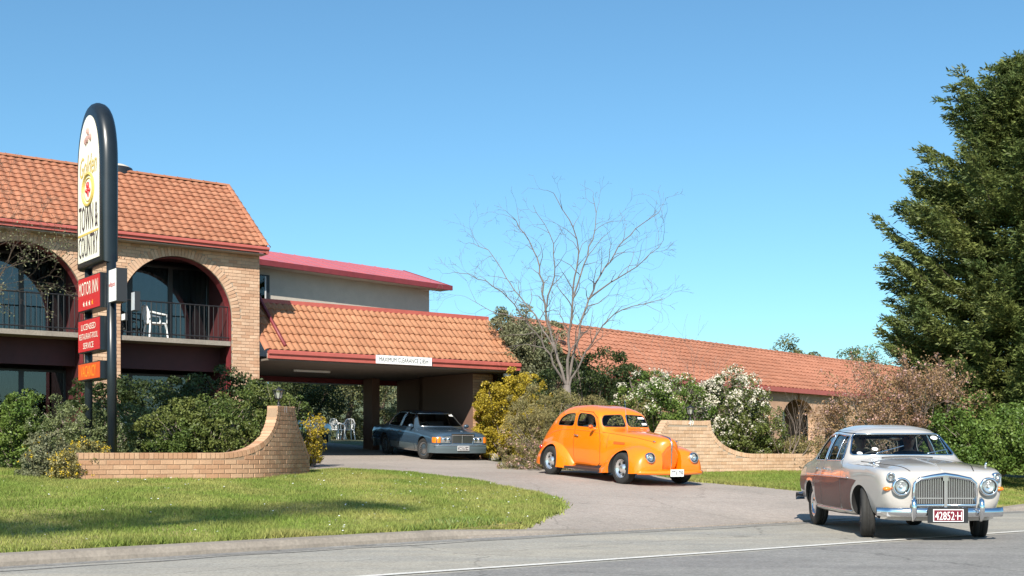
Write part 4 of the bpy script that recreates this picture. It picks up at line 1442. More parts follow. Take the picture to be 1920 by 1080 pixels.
# ---- bare deciduous tree over the orange car
def bare_tree():
    Y = 32.0
    b = Vector(((1062 - 960) / F * Y, Y, zl(1.4, Y)))
    r = thing('bare_tree', b, 'leafless pale-barked tree spreading above the shrubs behind the orange car', 'tree')
    fork = at(1063, 722, Y)
    MB().tube([b - UP * .1, b + UP * .5, at(1065, 752, Y), fork + Vector((0, 0, .0))], [.14, .115, .10, .09], 12).build('trunk', 'bark_grey', r, True)
    rng = random.Random(19)
    segs = []
    def limb(pp, r0, r1):
        """crooked limb through picture points (x, y, depth offset)"""
        P = [at(x, y, Y + dy) for (x, y, dy) in pp]; Q = []
        for i in range(len(P) - 1):
            p0 = P[max(i - 1, 0)]; p1 = P[i]; p2 = P[i + 1]; p3 = P[min(i + 2, len(P) - 1)]
            k = max(3, int((p2 - p1).length / .22))
            for j in range(k):
                t = j / k
                Q.append(.5 * ((2 * p1) + (p2 - p0) * t + (2 * p0 - 5 * p1 + 4 * p2 - p3) * t * t + (3 * p1 - p0 - 3 * p2 + p3) * t ** 3))
        Q.append(P[-1])
        Q = [q + Vector((rng.gauss(0, .022), rng.gauss(0, .04), rng.gauss(0, .018))) if 0 < i < len(Q) - 1 else q for i, q in enumerate(Q)]
        n = len(Q); R = [(r0 + (r1 - r0) * (i / (n - 1)) ** .7) * .78 for i in range(n)]
        segs.append((Q, R, 1))
        return Q, R
    fx, fy = 1063, 724
    main = [limb([(fx, fy, 0), (1040, 655, .1), (1022, 585, .3), (1012, 500, .5), (985, 440, .7), (960, 408, .8)], .062, .010),
            limb([(fx, fy, 0), (1068, 640, -.1), (1074, 560, -.3), (1084, 470, -.4), (1068, 410, -.6), (1038, 362, -.7)], .070, .010),
            limb([(fx, fy, 0), (1082, 640, .2), (1104, 560, .5), (1142, 490, .8), (1180, 440, .9), (1236, 398, 1.0)], .064, .010),
            limb([(fx, fy + 8, 0), (1100, 660, -.3), (1138, 600, -.7), (1185, 574, -1.0), (1246, 560, -1.2)], .05, .008),
            limb([(fx, fy + 6, 0), (1030, 665, -.2), (985, 600, -.6), (940, 548, -.9), (895, 520, -1.1), (850, 510, -1.2)], .048, .008),
            limb([(1040, 655, .1), (1000, 590, .6), (950, 520, 1.0), (915, 470, 1.2), (880, 455, 1.3)], .04, .007),
            limb([(1074, 560, -.3), (1100, 480, -.2), (1118, 420, 0), (1112, 370, .1)], .04, .008),
            limb([(1104, 560, .5), (1160, 520, .2), (1205, 490, 0), (1244, 450, -.2)], .036, .007),
            limb([(1022, 585, .3), (1040, 500, 0), (1030, 440, -.2), (1000, 385, -.3)], .036, .007),
            limb([(985, 600, -.6), (930, 585, -.4), (880, 560, -.2)], .026, .006)]
    for (Q, R) in main:
        n = len(Q)
        for i in range(max(3, n // 5), n):
            if rng.random() < .06: continue
            d = (Q[i] - Q[i - 1]).normalized()
            perp = d.orthogonal().normalized(); perp.rotate(Matrix.Rotation(rng.uniform(0, 6.28), 3, d))
            nd = (d * rng.uniform(.5, 1.1) + perp * rng.uniform(.5, 1.1)).normalized()
            L = rng.uniform(.25, .8) * (1.15 - .5 * i / n)
            s2, _ = tree_segments(None, 0, 0, rng.choice([3, 4, 4]), rng, spread=.62, split=(1, 3), shrink=.74, up=.04, wig=.2, first=[(Q[i], nd, L, min(R[i] * .5, .016) + .002)], rs=.5)
            segs += s2
    branch_mesh(segs, 8).build('crown', 'bark_grey', r, True)
bare_tree()

# ---- shrubs on the right of the driveway
def el(px, py, Y, rx, rz_, ry=None):
    """ellipsoid by picture position and size in metres"""
    p = at(px, py, Y); return (np.array(p[:]), np.array((rx, ry or rx, rz_)))
shrub('golden yellow leaved shrub beside the carport pier', [el(938, 762, 37.8, .95, .8), el(985, 738, 37.4, .8, .8), el(918, 775, 38.2, .5, .55)], 40000, .062, 'leaf_gold', zground=.95, clump=.2)
shrub('low grey-pink heath shrub between the blue and orange cars', [el(1000, 815, 30.6, .95, .72), el(1075, 790, 31.0, .95, .85), el(1010, 770, 31.2, .8, .62)], 52000, .045, 'leaf_olive', clump=.2, aspect=3.0, zground=.66,
      blossoms=[(700, .05, 'blossom_pink', lambda P, d: (P[:, 0] < .75) & (P[:, 2] < 1.75) & (d[:, 1] < .3) & (P[:, 0] + RNG.normal(0, .3, len(P)) < .7))])
shrub('bushy grey-green evergreen rising beside the carport roof', [el(972, 622, 39.0, .85, .95), el(1008, 655, 38.7, .9, .85), el(995, 700, 38.8, .9, .9), el(945, 605, 39.2, .45, .5), el(1035, 640, 39.0, .5, .6)], 36000, .095, 'leaf_grey', zground=.9, clump=.34, aspect=2.4)
shrub('dark evergreen shrub behind the bare tree trunk', [el(1120, 715, 34.5, 1.25, .95), el(1160, 740, 34.0, 1.0, .8), el(1060, 730, 35.0, .9, .8)], 22000, .08, 'leaf_dark', zground=.8)
shrub('olive shrub filling the bed behind the orange car roof', [el(1130, 800, 32.4, .8, .6), el(1190, 790, 32.2, .7, .7)], 12000, .06, 'leaf_olive', zground=.7)
shrub('broad green shrub dotted with white flowers left of the lantern', [el(1225, 780, 32.2, 1.05, .95), el(1275, 765, 32.6, .95, .9), el(1210, 735, 32.8, .7, .6)], 34000, .06, 'leaf_bright', zground=.7,
      blossoms=[(1100, .065, 'blossom_white', lambda P, d: (d[:, 2] > .15) & (P[:, 2] - 2.05 + (P[:, 0] - 3.6) * -.55 > RNG.normal(.15, .28, len(P))) )])
shrub('tall shrub covered in white blossom behind the right entrance wall', [el(1385, 775, 32.8, .95, 1.05), el(1420, 800, 33.0, .75, .85), el(1350, 745, 32.8, .6, .7), el(1400, 820, 32.6, .7, .6)], 34000, .06, 'leaf_mid', zground=.75,
      blossoms=[(2600, .065, 'blossom_white', lambda P, d: (P[:, 2] > 2.0 + .35 * RNG.normal(0, 1, len(P)) + (P[:, 0] - 5.6) * .45)), (240, .05, 'blossom_white', lambda P, d: P[:, 2] < 1.9)])

def twig_bush(label, base, tops, m_leaf, nleaf, leaf, m_twig, rng, levels=4, blossoms=None, L=.5, r=.03, name='twiggy_shrub', spread=.5, trunk_h=0, jitter=.05, shrink=.78):
    root = thing(name, base, label, 'shrub')
    segs = []; tips = []
    for (tp, rr) in tops:
        d = (tp - base); LL = d.length
        s2, t2 = tree_segments(None, 0, 0, levels, rng, spread=spread, split=(2, 3), shrink=shrink, up=.05, wig=.12, first=[(base + Vector((rng.gauss(0, .08), rng.gauss(0, .08), -.05)), d.normalized(), LL * .40, rr)], rs=.65)
        segs += s2; tips += t2
    branch_mesh(segs, 7).build('stem', m_twig, root, True)
    if nleaf:
        pp = np.array([p[:] for s_ in segs if s_[2] >= levels - 1 for p in s_[0]])
        P = pp[RNG.integers(0, len(pp), nleaf)] + RNG.normal(0, jitter, (nleaf, 3))
        V, Q = leaf_quads(P, rdir(nleaf), leaf, 1.9, .3)
        put('foliage', np_mesh('foliage', V - np.array(base[:]), Q), m_leaf, root)
        if blossoms:
            nb, bs, bm_ = blossoms
            Pb = pp[RNG.integers(0, len(pp), nb)]
            PP = np.repeat(Pb, 5, 0) + RNG.normal(0, bs * .4, (nb * 5, 3))
            V, Q = leaf_quads(PP, rdir(nb * 5), bs * .7, 1.2, .3)
            put('blossom', np_mesh('blossom', V - np.array(base[:]), Q), bm_, root)
    return root
rng = random.Random(5)
bb = at(1478, 850, 32.8); bb.z = .75
twig_bush('bare grey twiggy bush at the right end of the white blossom', bb, [(at(1440 + 18 * k, 745 + 16 * abs(k - 3), 32.6 + .2 * (k % 3)), .02) for k in range(6)], None, 0, .05, 'bark_twig', rng, 4, spread=.4)
b2 = at(1690, 850, 30.0); b2.z = .65
twig_bush('large russet twiggy shrub with pink buds in front of the side wing', b2,
          [(at(x, y, 30.0 + dy), .045) for (x, y, dy) in ((1570, 735, 0), (1610, 710, .6), (1650, 700, -.6), (1700, 695, .3), (1745, 700, -.4), (1785, 720, .5), (1810, 745, 0), (1680, 740, -1.0), (1730, 750, -1.0), (1560, 765, -.4), (1640, 745, 1.0), (1600, 750, -.8), (1770, 755, -.7))],
          'leaf_russet', 15000, .06, 'bark_twig', rng, 5, (620, .06, 'blossom_pink'), spread=.55, jitter=.09, shrink=.72)
b3 = at(1290, 760, 36.5); b3.z = .9
twig_bush('thin purplish leafless shrub against the tiled roof', b3, [(at(1200 + 30 * k, 680 + 8 * abs(k - 3), 36.5), .02) for k in range(7)], None, 0, .05, 'bark_twig', rng, 5, spread=.45)
b4 = at(1075, 780, 31.6); b4.z = .75
# hedge at the right edge and low greenery behind the cream car
shrub('leafy green hedge along the lawn at the right edge', [el(1800, 830, 29.5, .9, .62), el(1870, 835, 29.0, .9, .62), el(1940, 832, 28.6, .9, .66), el(1830, 800, 30.2, .9, .7), el(1910, 800, 30.0, .9, .7)], 40000, .075, 'leaf_bright', zground=.6, name='hedge', cat='hedge', clump=.3)
shrub('dark shrub under the russet twigs behind the cream car', [el(1740, 815, 31.5, .95, .7), el(1690, 820, 32, .7, .55), el(1620, 800, 36, .7, .6)], 16000, .07, 'leaf_dark', zground=.7)
shrub('weedy green plants along the foot of the side wing', [el(1500, 835, 34.2, .9, .22), el(1450, 835, 34, .6, .22)], 7000, .06, 'leaf_olive', zground=.8, stems=False)

# ---- conifer
def conifer(base, H, prof, n_br, label, seed, dens=1.0, lean=(0, 0)):
    rng = np.random.default_rng(seed)
    root = thing('conifer', base, label, 'tree')
    bx = np.array(base[:])
    MB().tube([base - UP * .1, base + Vector((lean[0] * .5, lean[1] * .5, H * .5)), base + Vector((lean[0], lean[1], H * .98))], [.24, .14, .02], 10).build('trunk', 'bark_dark', root, True)
    P0 = []; P1 = []; W_ = []
    mb = MB()
    for i in range(n_br):
        h = (i + rng.uniform(0, 1)) / n_br
        h = h ** 1.05
        z = .05 * H + h * H * .95
        a = rng.uniform(0, 2 * np.pi)
        R = float(np.interp(h, prof[0], prof[1])) * rng.choice([rng.uniform(.5, .8), rng.uniform(.85, 1.12)], p=[.45, .55])
        st_ = bx + np.array([lean[0] * h, lean[1] * h, z])
        dirv = np.array([np.cos(a), np.sin(a), 0.0])
        rise = rng.uniform(.15, .42) if h < .75 else rng.uniform(.5, .95)
        k = max(5, int(R / .13))
        ts = np.linspace(0, 1, k)
        axis = st_ + np.outer(ts * R, dirv) + np.outer(R * (rise * ts ** 2.0 - .10 * np.sin(ts * np.pi)), [0, 0, 1])
        if i % 2 == 0:
            mb.tube([axis[0], axis[k // 2], axis[-1]], [.03 * (1 - h) + .01, .014, .004], 4, cap=False)
        side = np.array([-np.sin(a), np.cos(a), 0])
        for j in range(1, k):
            t = ts[j]
            if t < .22: continue
            wd = R * (.24 * (1 - t) + .035)
            ns = int(11 * dens)
            off = rng.uniform(-1, 1, ns)
            q0 = axis[j] + np.outer(off * wd, side) * .7 + rng.normal(0, .05, (ns, 3)) * np.array([1, 1, .45])
            dv = dirv * rng.uniform(.6, 1.2, (ns, 1)) + np.outer(off, side) * .55 + np.array([0, 0, 1]) * rng.uniform(-.05, .42, (ns, 1))
            dv /= np.linalg.norm(dv, axis=1, keepdims=True)
            ln = rng.uniform(.26, .58, (ns, 1)) * (1.1 - .3 * t)
            P0.append(q0); P1.append(q0 + dv * ln); W_.append(rng.uniform(.028, .05, ns))
    mb.build('branch', 'bark_dark', root)
    P0 = np.concatenate(P0); P1 = np.concatenate(P1); W_ = np.concatenate(W_)
    # each spray: a feather of narrow leaflets along a short shoot
    n = len(P0); per = 9
    t = np.tile(np.linspace(.0, .8, per), n)
    A = np.repeat(P0, per, 0); B = np.repeat(P1, per, 0); dv = B - A
    ln = np.linalg.norm(dv, axis=1, keepdims=True); du_ = dv / ln
    C = A + dv * t[:, None]
    r = rng.normal(size=C.shape) * np.array([1, 1, .45]); r -= (r * du_).sum(1, keepdims=True) * du_; r /= np.linalg.norm(r, axis=1, keepdims=True)
    tipd = du_ * .9 + r * .75; tipd /= np.linalg.norm(tipd, axis=1, keepdims=True)
    L = ln * .34 * rng.uniform(.7, 1.3, ln.shape)
    wv = np.cross(tipd, rng.normal(size=C.shape)); wv /= np.linalg.norm(wv, axis=1, keepdims=True)
    w_ = np.repeat(W_, per)[:, None] * .5
    V = np.stack([C, C + tipd * L * .45 + wv * w_, C + tipd * L, C + tipd * L * .45 - wv * w_], 1).reshape(-1, 3)
    put('crown', np_mesh('crown', V - bx, np.arange(len(V)).reshape(-1, 4)), 'leaf_conifer', root)
    return root
cb = Vector(((1915 - 960) / F * 33.5, 33.5, .7))
conifer(cb, 11.0, ([0, .08, .25, .5, .68, .82, .93, 1], [3.0, 3.4, 3.6, 3.3, 2.6, 1.75, .85, .12]), 430, 'tall dark green conifer filling the right edge', 3, 1.0)
cb2 = Vector(((2100 - 960) / F * 33.5, 33.5, .7))
conifer(cb2, 10.8, ([0, .1, .3, .6, .8, .93, 1], [2.6, 3.0, 3.0, 2.4, 1.5, .7, .2]), 260, 'second conifer mostly beyond the right edge', 4, .9)

# ---- trees beyond
def leafy_tree(label, base, H, R, n, leaf, m, trunk_r=.16, name='leafy_tree', k=40, seed=1, zc=.62, clump=.33):
    root = thing(name, base, label, 'tree')
    rg = random.Random(seed)
    segs, tips = tree_segments(base - UP * .1, H * .38, trunk_r, 3, rg, spread=.75, shrink=.66, up=.2)
    branch_mesh(segs, 9).build('trunk', 'bark_dark', root, True)
    c = np.array((base.x, base.y, base.z + H * zc))
    lob = lobes_on(c, np.array((R, R, H * (1 - zc))), k, clump * R, zmin=-.7)
    lob += lobes_on(c, np.array((R, R, H * (1 - zc))) * .6, k // 3, clump * R, zmin=-.6)
    P, d = sample_lobes(lob, n)
    d[:, 2] += .3
    V, Q = leaf_quads(P, d / np.linalg.norm(d, axis=1, keepdims=True), leaf, 1.8, .5)
    put('crown', np_mesh('crown', V - np.array(base[:]), Q), m, root)
    return root
def ground_at(px, Y): return Vector(((px - 960) / F * Y, Y, zl((px - 960) / F * Y, Y)))
leafy_tree('round olive tree beyond the lawn, seen left of the carport pillar', ground_at(640, 56), 4.9, 2.5, 22000, .12, 'leaf_far', seed=2)
leafy_tree('wide pale green tree behind the carport, by the brick corner', ground_at(540, 62), 6.0, 3.2, 18000, .14, 'leaf_olive', seed=3)
leafy_tree('dark small tree in front of the far garden trees', ground_at(585, 50), 3.0, 1.5, 9000, .10, 'leaf_dark', seed=4)
leafy_tree('hazy green tree framed between pillar and office wall', ground_at(735, 66), 4.2, 2.2, 12000, .13, 'leaf_grey', seed=5)
leafy_tree('tall far tree behind the garden, left of the others', ground_at(470, 75), 8, 4.2, 16000, .2, 'leaf_far', seed=6)
leafy_tree('small round tree top just above the side wing ridge', ground_at(1481, 78), 6.6, 1.7, 6000, .14, 'leaf_far', seed=7)
leafy_tree('broader tree top above the side wing near the conifer', ground_at(1612, 84), 6.6, 2.2, 7000, .14, 'leaf_mid', seed=8)
shrub('low hedge at the far edge of the rear lawn', [el(500 + 48 * k, 800, 58 + (k % 2), 1.2, 1.0) for k in range(6)], 26000, .09, 'leaf_far', stems=False, zground=1.7, name='hedge', cat='hedge')
# wooded hill far behind
mb = MB(); nn = 60
for k in range(nn + 1):
    x = -260 + 520 * k / nn
    hz = 22 + 2 * math.sin(k * .31) + 1.2 * math.sin(k * .83 + 1)
    for (yy, zz) in ((250, 1.5), (300, hz * .55), (360, hz), (460, hz * .9)): mb.v.append((x + 10 * math.sin(yy), yy, zz if yy > 250 else 1.5))
for k in range(nn):
    for j in range(3):
        a = k * 4 + j; mb.f.append((a, a + 4, a + 5, a + 1))
# keep the ridge below the motel roofs so that only the gap under the carport shows it
mb.v = [(x, y, min(z, 24.0)) for (x, y, z) in mb.v]
struct('hill', mb, 'hill_green', True)

# ---- left bed
shrub('large mid green shrub left of the swept entrance wall', [el(375, 800, 24.6, .95, .58, .8), el(430, 788, 25.2, .75, .56), el(330, 800, 24.2, .7, .5), el(405, 815, 23.9, .8, .4, .45)], 30000, .06, 'leaf_mid', zground=.66)
shrub('grey-green shrub around the pylon sign posts', [el(165, 800, 24.6, .85, .56, .7), el(240, 795, 25.0, .75, .5), el(110, 792, 25.4, .6, .5), el(200, 825, 23.9, .8, .35, .35)], 32000, .052, 'leaf_greygreen', zground=.66, aspect=2.0,
      blossoms=[(120, .03, 'blossom_white', lambda P, d: d[:, 1] < .2)])
shrub('green bush at the far left of the bed', [el(45, 785, 25.6, .42, .66), el(20, 805, 25.4, .5, .6)], 11000, .06, 'leaf_bright', zground=.66)
shrub('yellow flowering shrub spilling onto the lawn beside the wall end', [el(165, 855, 21.9, .42, .30, .35), el(128, 872, 21.5, .30, .28)], 9000, .045, 'leaf_olive', zground=.6, stems=False,
      blossoms=[(330, .035, 'blossom_yellow', lambda P, d: P[:, 2] > .72)])
shrub('low grey shrub with yellow flowers left of the wall', [el(95, 852, 22.6, .5, .38), el(75, 870, 22.0, .40, .26)], 11000, .05, 'leaf_grey', zground=.62,
      blossoms=[(70, .035, 'blossom_yellow', lambda P, d: (P[:, 2] > .95))])
shrub('dark shaded hedge under the motel balconies', [el(300, 757, 28.5, 1.3, .68), el(400, 750, 29.0, 1.2, .66), el(470, 758, 29.2, .9, .56), el(200, 755, 28.0, 1.0, .5), el(515, 780, 29.0, .5, .65)], 30000, .08, 'leaf_dark', zground=.8, name='hedge', cat='hedge')
shrub('small golden shrub beside the left entrance pier', [el(590, 798, 29.5, .28, .32), el(585, 835, 29.3, .2, .3)], 3500, .05, 'leaf_gold', zground=.85)
shrub('green bush behind the left entrance pier and lantern', [el(540, 775, 28.0, .5, .42), el(500, 745, 28.3, .5, .45), el(575, 830, 29.8, .3, .5)], 9000, .06, 'leaf_mid', zground=.8)
# overhanging tree at the left edge
tb_ = Vector((-11.4, 24.6, .7))
segs, tips = [], []
rg = random.Random(21)
lt = thing('overhanging_tree', tb_, 'nearly leafless tree reaching in from the left edge before the roof', 'tree')
MB().tube([tb_ - UP * .1, tb_ + Vector((.1, .1, 1.6)), tb_ + Vector((.25, .1, 3.2))], [.16, .13, .11], 10).build('trunk', 'bark_dark', lt, True)
top = tb_ + Vector((.25, .1, 3.2))
for (x, y, dy, rr) in ((40, 480, 0, .018), (5, 430, .5, .02), (-20, 380, -.3, .02), (25, 450, -.8, .018), (-40, 480, .6, .02), (45, 440, 1.0, .016), (-70, 420, -.5, .024), (-30, 460, .9, .02), (-60, 350, .4, .02), (20, 405, -.9, .016)):
    tip = at(x, y, 24.6 + dy); d = tip - top
    s2, t2 = tree_segments(None, 0, 0, 6, rg, spread=.6, split=(2, 3), shrink=.66, up=.02, wig=.14, first=[(top, d.normalized(), d.length * .55, rr)], rs=.6)
    segs += s2; tips += t2
branch_mesh(segs, 7).build('branch', 'bark_brown', lt, True)
pp = np.array([p[:] for s_ in segs if s_[2] >= 4 for p in s_[0]])
P = pp[RNG.integers(0, len(pp), 2600)] + RNG.normal(0, .05, (2600, 3))
P = P[P[:, 2] < 5.6]
V, Q = leaf_quads(P, rdir(len(P)), .05, 1.9, .3)
put('foliage', np_mesh('foliage', V - np.array(tb_[:]), Q), 'leaf_grey', lt)
# tall gum across the road, behind the camera: its thin layered crown shades a band of the lawn
gb = Vector((-12.5, -6.5, 0))
gm = thing('gum_tree', gb, 'tall gum tree across the road outside the picture shading a band of lawn', 'tree')
cc = Vector((-8.6, -7.0, 17.8))
MB().tube([gb - UP * .1, gb + Vector((.4, 0, 6)), gb + Vector((1.6, -.2, 12)), cc], [.32, .26, .18, .07], 10).build('trunk', 'bark_pale', gm, True)
lob = []
for k in range(9):
    q = (k - 4) / 4
    lob.append((np.array((cc.x + q * 2.6, cc.y + q * 3.0, cc.z + .3 * math.sin(k * 2.1))), np.array((.95, .8, .5)) * (1.1 - .35 * abs(q)), np.array((0, 0, 1.0))))
    MB().tube([cc - Vector((0, 0, 1.0)), Vector(lob[-1][0])], [.05, .02], 5).build('limb', 'bark_pale', gm)
P, d = sample_lobes(lob, 5200)
V, Q = leaf_quads(P, d, .16, 3.0, .3)
put('crown', np_mesh('crown', V - np.array(gb[:]), Q), 'leaf_mid', gm)
# ================================================================== vehicles
def cr(ctrl, n):
    """centripetal-ish Catmull-Rom through the control points, n samples"""
    P = np.asarray(ctrl, float); k = len(P)
    d = np.maximum(np.linalg.norm(np.diff(P, axis=0), axis=1), 1e-4) ** .5
    T = np.concatenate([[0], np.cumsum(d)])
    ts = np.linspace(0, T[-1], n); out = np.empty((n, P.shape[1]))
    m = np.zeros_like(P)
    for i in range(k):
        if i == 0: m[i] = (P[1] - P[0]) / d[0]
        elif i == k - 1: m[i] = (P[-1] - P[-2]) / d[-1]
        else:
            m[i] = ((P[i] - P[i - 1]) / d[i - 1] * d[i] + (P[i + 1] - P[i]) / d[i] * d[i - 1]) / (d[i] + d[i - 1])
    m[0][1] *= 0; m[-1][1] = 0          # meets its mirror image squarely
    for j, t in enumerate(ts):
        i = min(max(np.searchsorted(T, t, side='right') - 1, 0), k - 2)
        h = d[i]; u = (t - T[i]) / h
        out[j] = (1 + 2 * u) * (1 - u) ** 2 * P[i] + u * (1 - u) ** 2 * h * m[i] + u * u * (3 - 2 * u) * P[i + 1] + u * u * (u - 1) * h * m[i + 1]
    out[0, 0] = 0; out[-1, 0] = 0
    out[:, 0] = np.maximum(out[:, 0], 0)
    return out

class Loft:
    """car body: rows (x, [(y, z) half ring from bottom centre to top centre])"""
    def __init__(s, rows):
        rows = sorted(rows, key=lambda r: r[0])
        s.x = np.array([r[0] for r in rows]); s.c = np.array([r[1] for r in rows], float)
        s.f = pchip(s.x, s.c.reshape(len(rows), -1)); s.k = s.c.shape[1]
    def ctrl(s, x): return s.f(np.array([x]))[0].reshape(s.k, 2)
    def mesh(s, x0, x1, nx, nr=34, inset=0.0, zmin=None, extra=()):
        xs = sorted(set(list(np.linspace(x0, x1, nx)) + list(extra)))
        mb = MB(); N = 2 * nr - 2
        for x in xs:
            h = cr(s.ctrl(x), nr)
            if inset:
                top = h[:, 1].max(); bot = h[:, 1].min(); ym = h[:, 0].max()
                h[:, 0] *= (ym - inset) / ym
                # squeeze upwards onto the cabin floor, keep the glasshouse height
                u_ = (h[:, 1] - bot) / (top - bot)
                h[:, 1] = np.where(h[:, 1] > .9, h[:, 1] - inset * np.clip((h[:, 1] - .9) / max(top - .9, .02), 0, 1), zmin + (h[:, 1] - bot) * (.9 - zmin) / (.9 - bot))
            ring = [(p[0], p[1]) for p in h] + [(-p[0], p[1]) for p in h[-2:0:-1]]
            mb.v += [(x, y, z) for (y, z) in ring]
        for i in range(len(xs) - 1):
            for j in range(N):
                j2 = (j + 1) % N
                mb.f.append((i * N + j, i * N + j2, (i + 1) * N + j2, (i + 1) * N + j))
        mb.f += [tuple(range(N))[::-1], tuple(range((len(xs) - 1) * N, len(xs) * N))]
        return mb

def row(x, zb, yb, ym, zm, ys, zs, yr, zr_, yt, zt, ztop):
    return (x, [(0, zb), (yb * .75, zb), (yb, zb + .03), (ym, zm), (ys, zs), (yr, zr_), (yt, zt), (0, ztop)])

def rpoly(pts, r, n=5):
    """round the corners of a 2-D polygon"""
    out = []; k = len(pts)
    for i in range(k):
        p = Vector(pts[i]); a = Vector(pts[i - 1]); b = Vector(pts[(i + 1) % k])
        da = (a - p); db = (b - p); rr = min(r, da.length * .45, db.length * .45)
        A = p + da.normalized() * rr; B = p + db.normalized() * rr
        for q in range(n + 1):
            t = q / n; out.append(tuple(A * (1 - t) ** 2 + p * 2 * t * (1 - t) + B * t * t))
    return out

class Car:
    def __init__(s, loft, x0, x1, paint, nx=110, nr=36):
        s.loft = loft; s.paint = paint; s.x0 = x0; s.x1 = x1
        mb = loft.mesh(x0, x1, nx, nr)
        s.bvh = BVHTree.FromPolygons([Vector(v) for v in mb.v], mb.f)
        s.o = temp_obj(mb, paint); s.o.name = 'body'
        s.cut = []
    def root(s, name, label, cat, loc, heading, pitch=0):
        s.r = thing(name, loc, label, cat, rotz=math.atan2(heading[1], heading[0]))
        if pitch: s.r.rotation_euler = (0, pitch, math.atan2(heading[1], heading[0]))
        s.o.parent = s.r; _WL[s.o.name] = Vector((0, 0, 0))
        s.o.name = 'body'; s.o.data.name = 'body'
        return s.r
    def hit(s, axis, a, b, side=1):
        if axis == 'y':
            h = s.bvh.ray_cast(Vector((a, side * 4, b)), Vector((0, -side, 0)))
        elif axis == 'x':
            h = s.bvh.ray_cast(Vector((side * 7, a, b)), Vector((-side, 0, 0)))
        else:
            h = s.bvh.ray_cast(Vector((a, b, 5)), Vector((0, 0, -1)))
        return h[0], h[1]
    def hollow(s, x0, x1, inset=.045, zmin=.42, m='seat_dark'):
        boolean(s.o, temp_obj(s.loft.mesh(x0, x1, 50, 26, inset, zmin), m))
    def subtract(s, mbs, m='under'):
        for mb in mbs: boolean(s.o, temp_obj(mb, m))
    def window_cut(s, polys):
        """polys: (axis, side, polygon, near, far)"""
        for (axis, side, poly, a, b) in polys:
            mb = MB()
            if axis == 'y': mb.prism([(p[0], side * a, p[1]) for p in poly], (0, side * (b - a), 0))
            else: mb.prism([(a, p[0], p[1]) for p in poly], (b - a, 0, 0))
            boolean(s.o, temp_obj(mb, 'seat_dark'))
    def wells(s, xs, r, y0, y1, zc=None):
        for x in xs:
            for sd in (-1, 1):
                mb = MB(); n = 40
                mb.prism([(x + r * math.cos(2 * math.pi * k / n), sd * y0, (zc or r * .9) + r * math.sin(2 * math.pi * k / n)) for k in range(n)], (0, sd * (y1 - y0), 0))
                boolean(s.o, temp_obj(mb, 'under'))
    def patch(s, name, axis, side, poly, m, off=-.008, parent=None, step=.06, smooth=True, thick=0.0):
        """a sheet that follows the body surface inside a 2-D outline"""
        P = [Vector(p) for p in poly]; B = []
        for a, b in zip(P, P[1:] + P[:1]):
            n = max(1, int((b - a).length / step))
            for k in range(n): B.append(a + (b - a) * (k / n))
        nb = len(B); pts = list(B)
        xs = [p[0] for p in P]; ys = [p[1] for p in P]
        for x in np.arange(min(xs) + step / 2, max(xs), step):
            for y in np.arange(min(ys) + step / 2, max(ys), step): pts.append(Vector((x, y)))
        vs, es, fs, *_ = delaunay_2d_cdt(pts, [(i, (i + 1) % nb) for i in range(nb)], [], 1, 1e-5)
        V = []; bad = set()
        for i, p in enumerate(vs):
            h, n = s.hit(axis, p[0], p[1], side)
            if h is None:
                bad.add(i); V.append((0, 0, 0)); continue
            V.append(tuple(h + n * off))
        mb = MB(); ff = [tuple(f) for f in fs if not any(i in bad for i in f)]
        used = sorted({i for f in ff for i in f}); ix = {i: q for q, i in enumerate(used)}
        mb.v = [V[i] for i in used]; mb.f = [tuple(ix[i] for i in f) for f in ff]
        o = mb.build(name, m, parent or s.r, smooth)
        return o
    def line(s, name, axis, side, pts, r, m, off=0.0, closed=False, parent=None, n=6, dense=.05):
        Q = []
        pp = list(pts) + ([pts[0]] if closed else [])
        for a, b in zip(pp, pp[1:]):
            a = Vector(a); b = Vector(b); k = max(1, int((b - a).length / dense))
            for q in range(k): Q.append(a + (b - a) * (q / k))
        if not closed: Q.append(Vector(pp[-1]))
        W3 = []
        for q in Q:
            h, nn = s.hit(axis, q[0], q[1], side)
            if h is not None: W3.append(h + nn * off)
        if len(W3) > 1:
            return MB().tube(W3, r, n, closed=closed).build(name, m, parent or s.r, True)
    def split_door(s, side, poly, gap=.012):
        """cut a door free of the body: real shut lines"""
        def pr(g):
            c = Vector((sum(p[0] for p in poly) / len(poly), sum(p[1] for p in poly) / len(poly)))
            mb = MB(); pts = []
            for p in poly:
                v = Vector(p) - c; v = v * (1 + g / max(v.length, .1)); pts.append(c + v)
            mb.prism([(p[0], side * .42, p[1]) for p in pts], (0, side * .8, 0)); return mb
        d = bpy.data.objects.new('door', s.o.data.copy()); COL.objects.link(d)
        boolean(d, temp_obj(pr(0), 'under'), 'INTERSECT')
        boolean(s.o, temp_obj(pr(gap), 'under'), 'DIFFERENCE')
        d.data.name = 'door'
        d.parent = s.r; _WL[d.name] = Vector((0, 0, 0))
        s.fin(d)
        return d
    def fin(s, o=None):
        o = o or s.o
        for p in o.data.polygons: p.use_smooth = True
        o.data.set_sharp_from_angle(angle=rad(32))

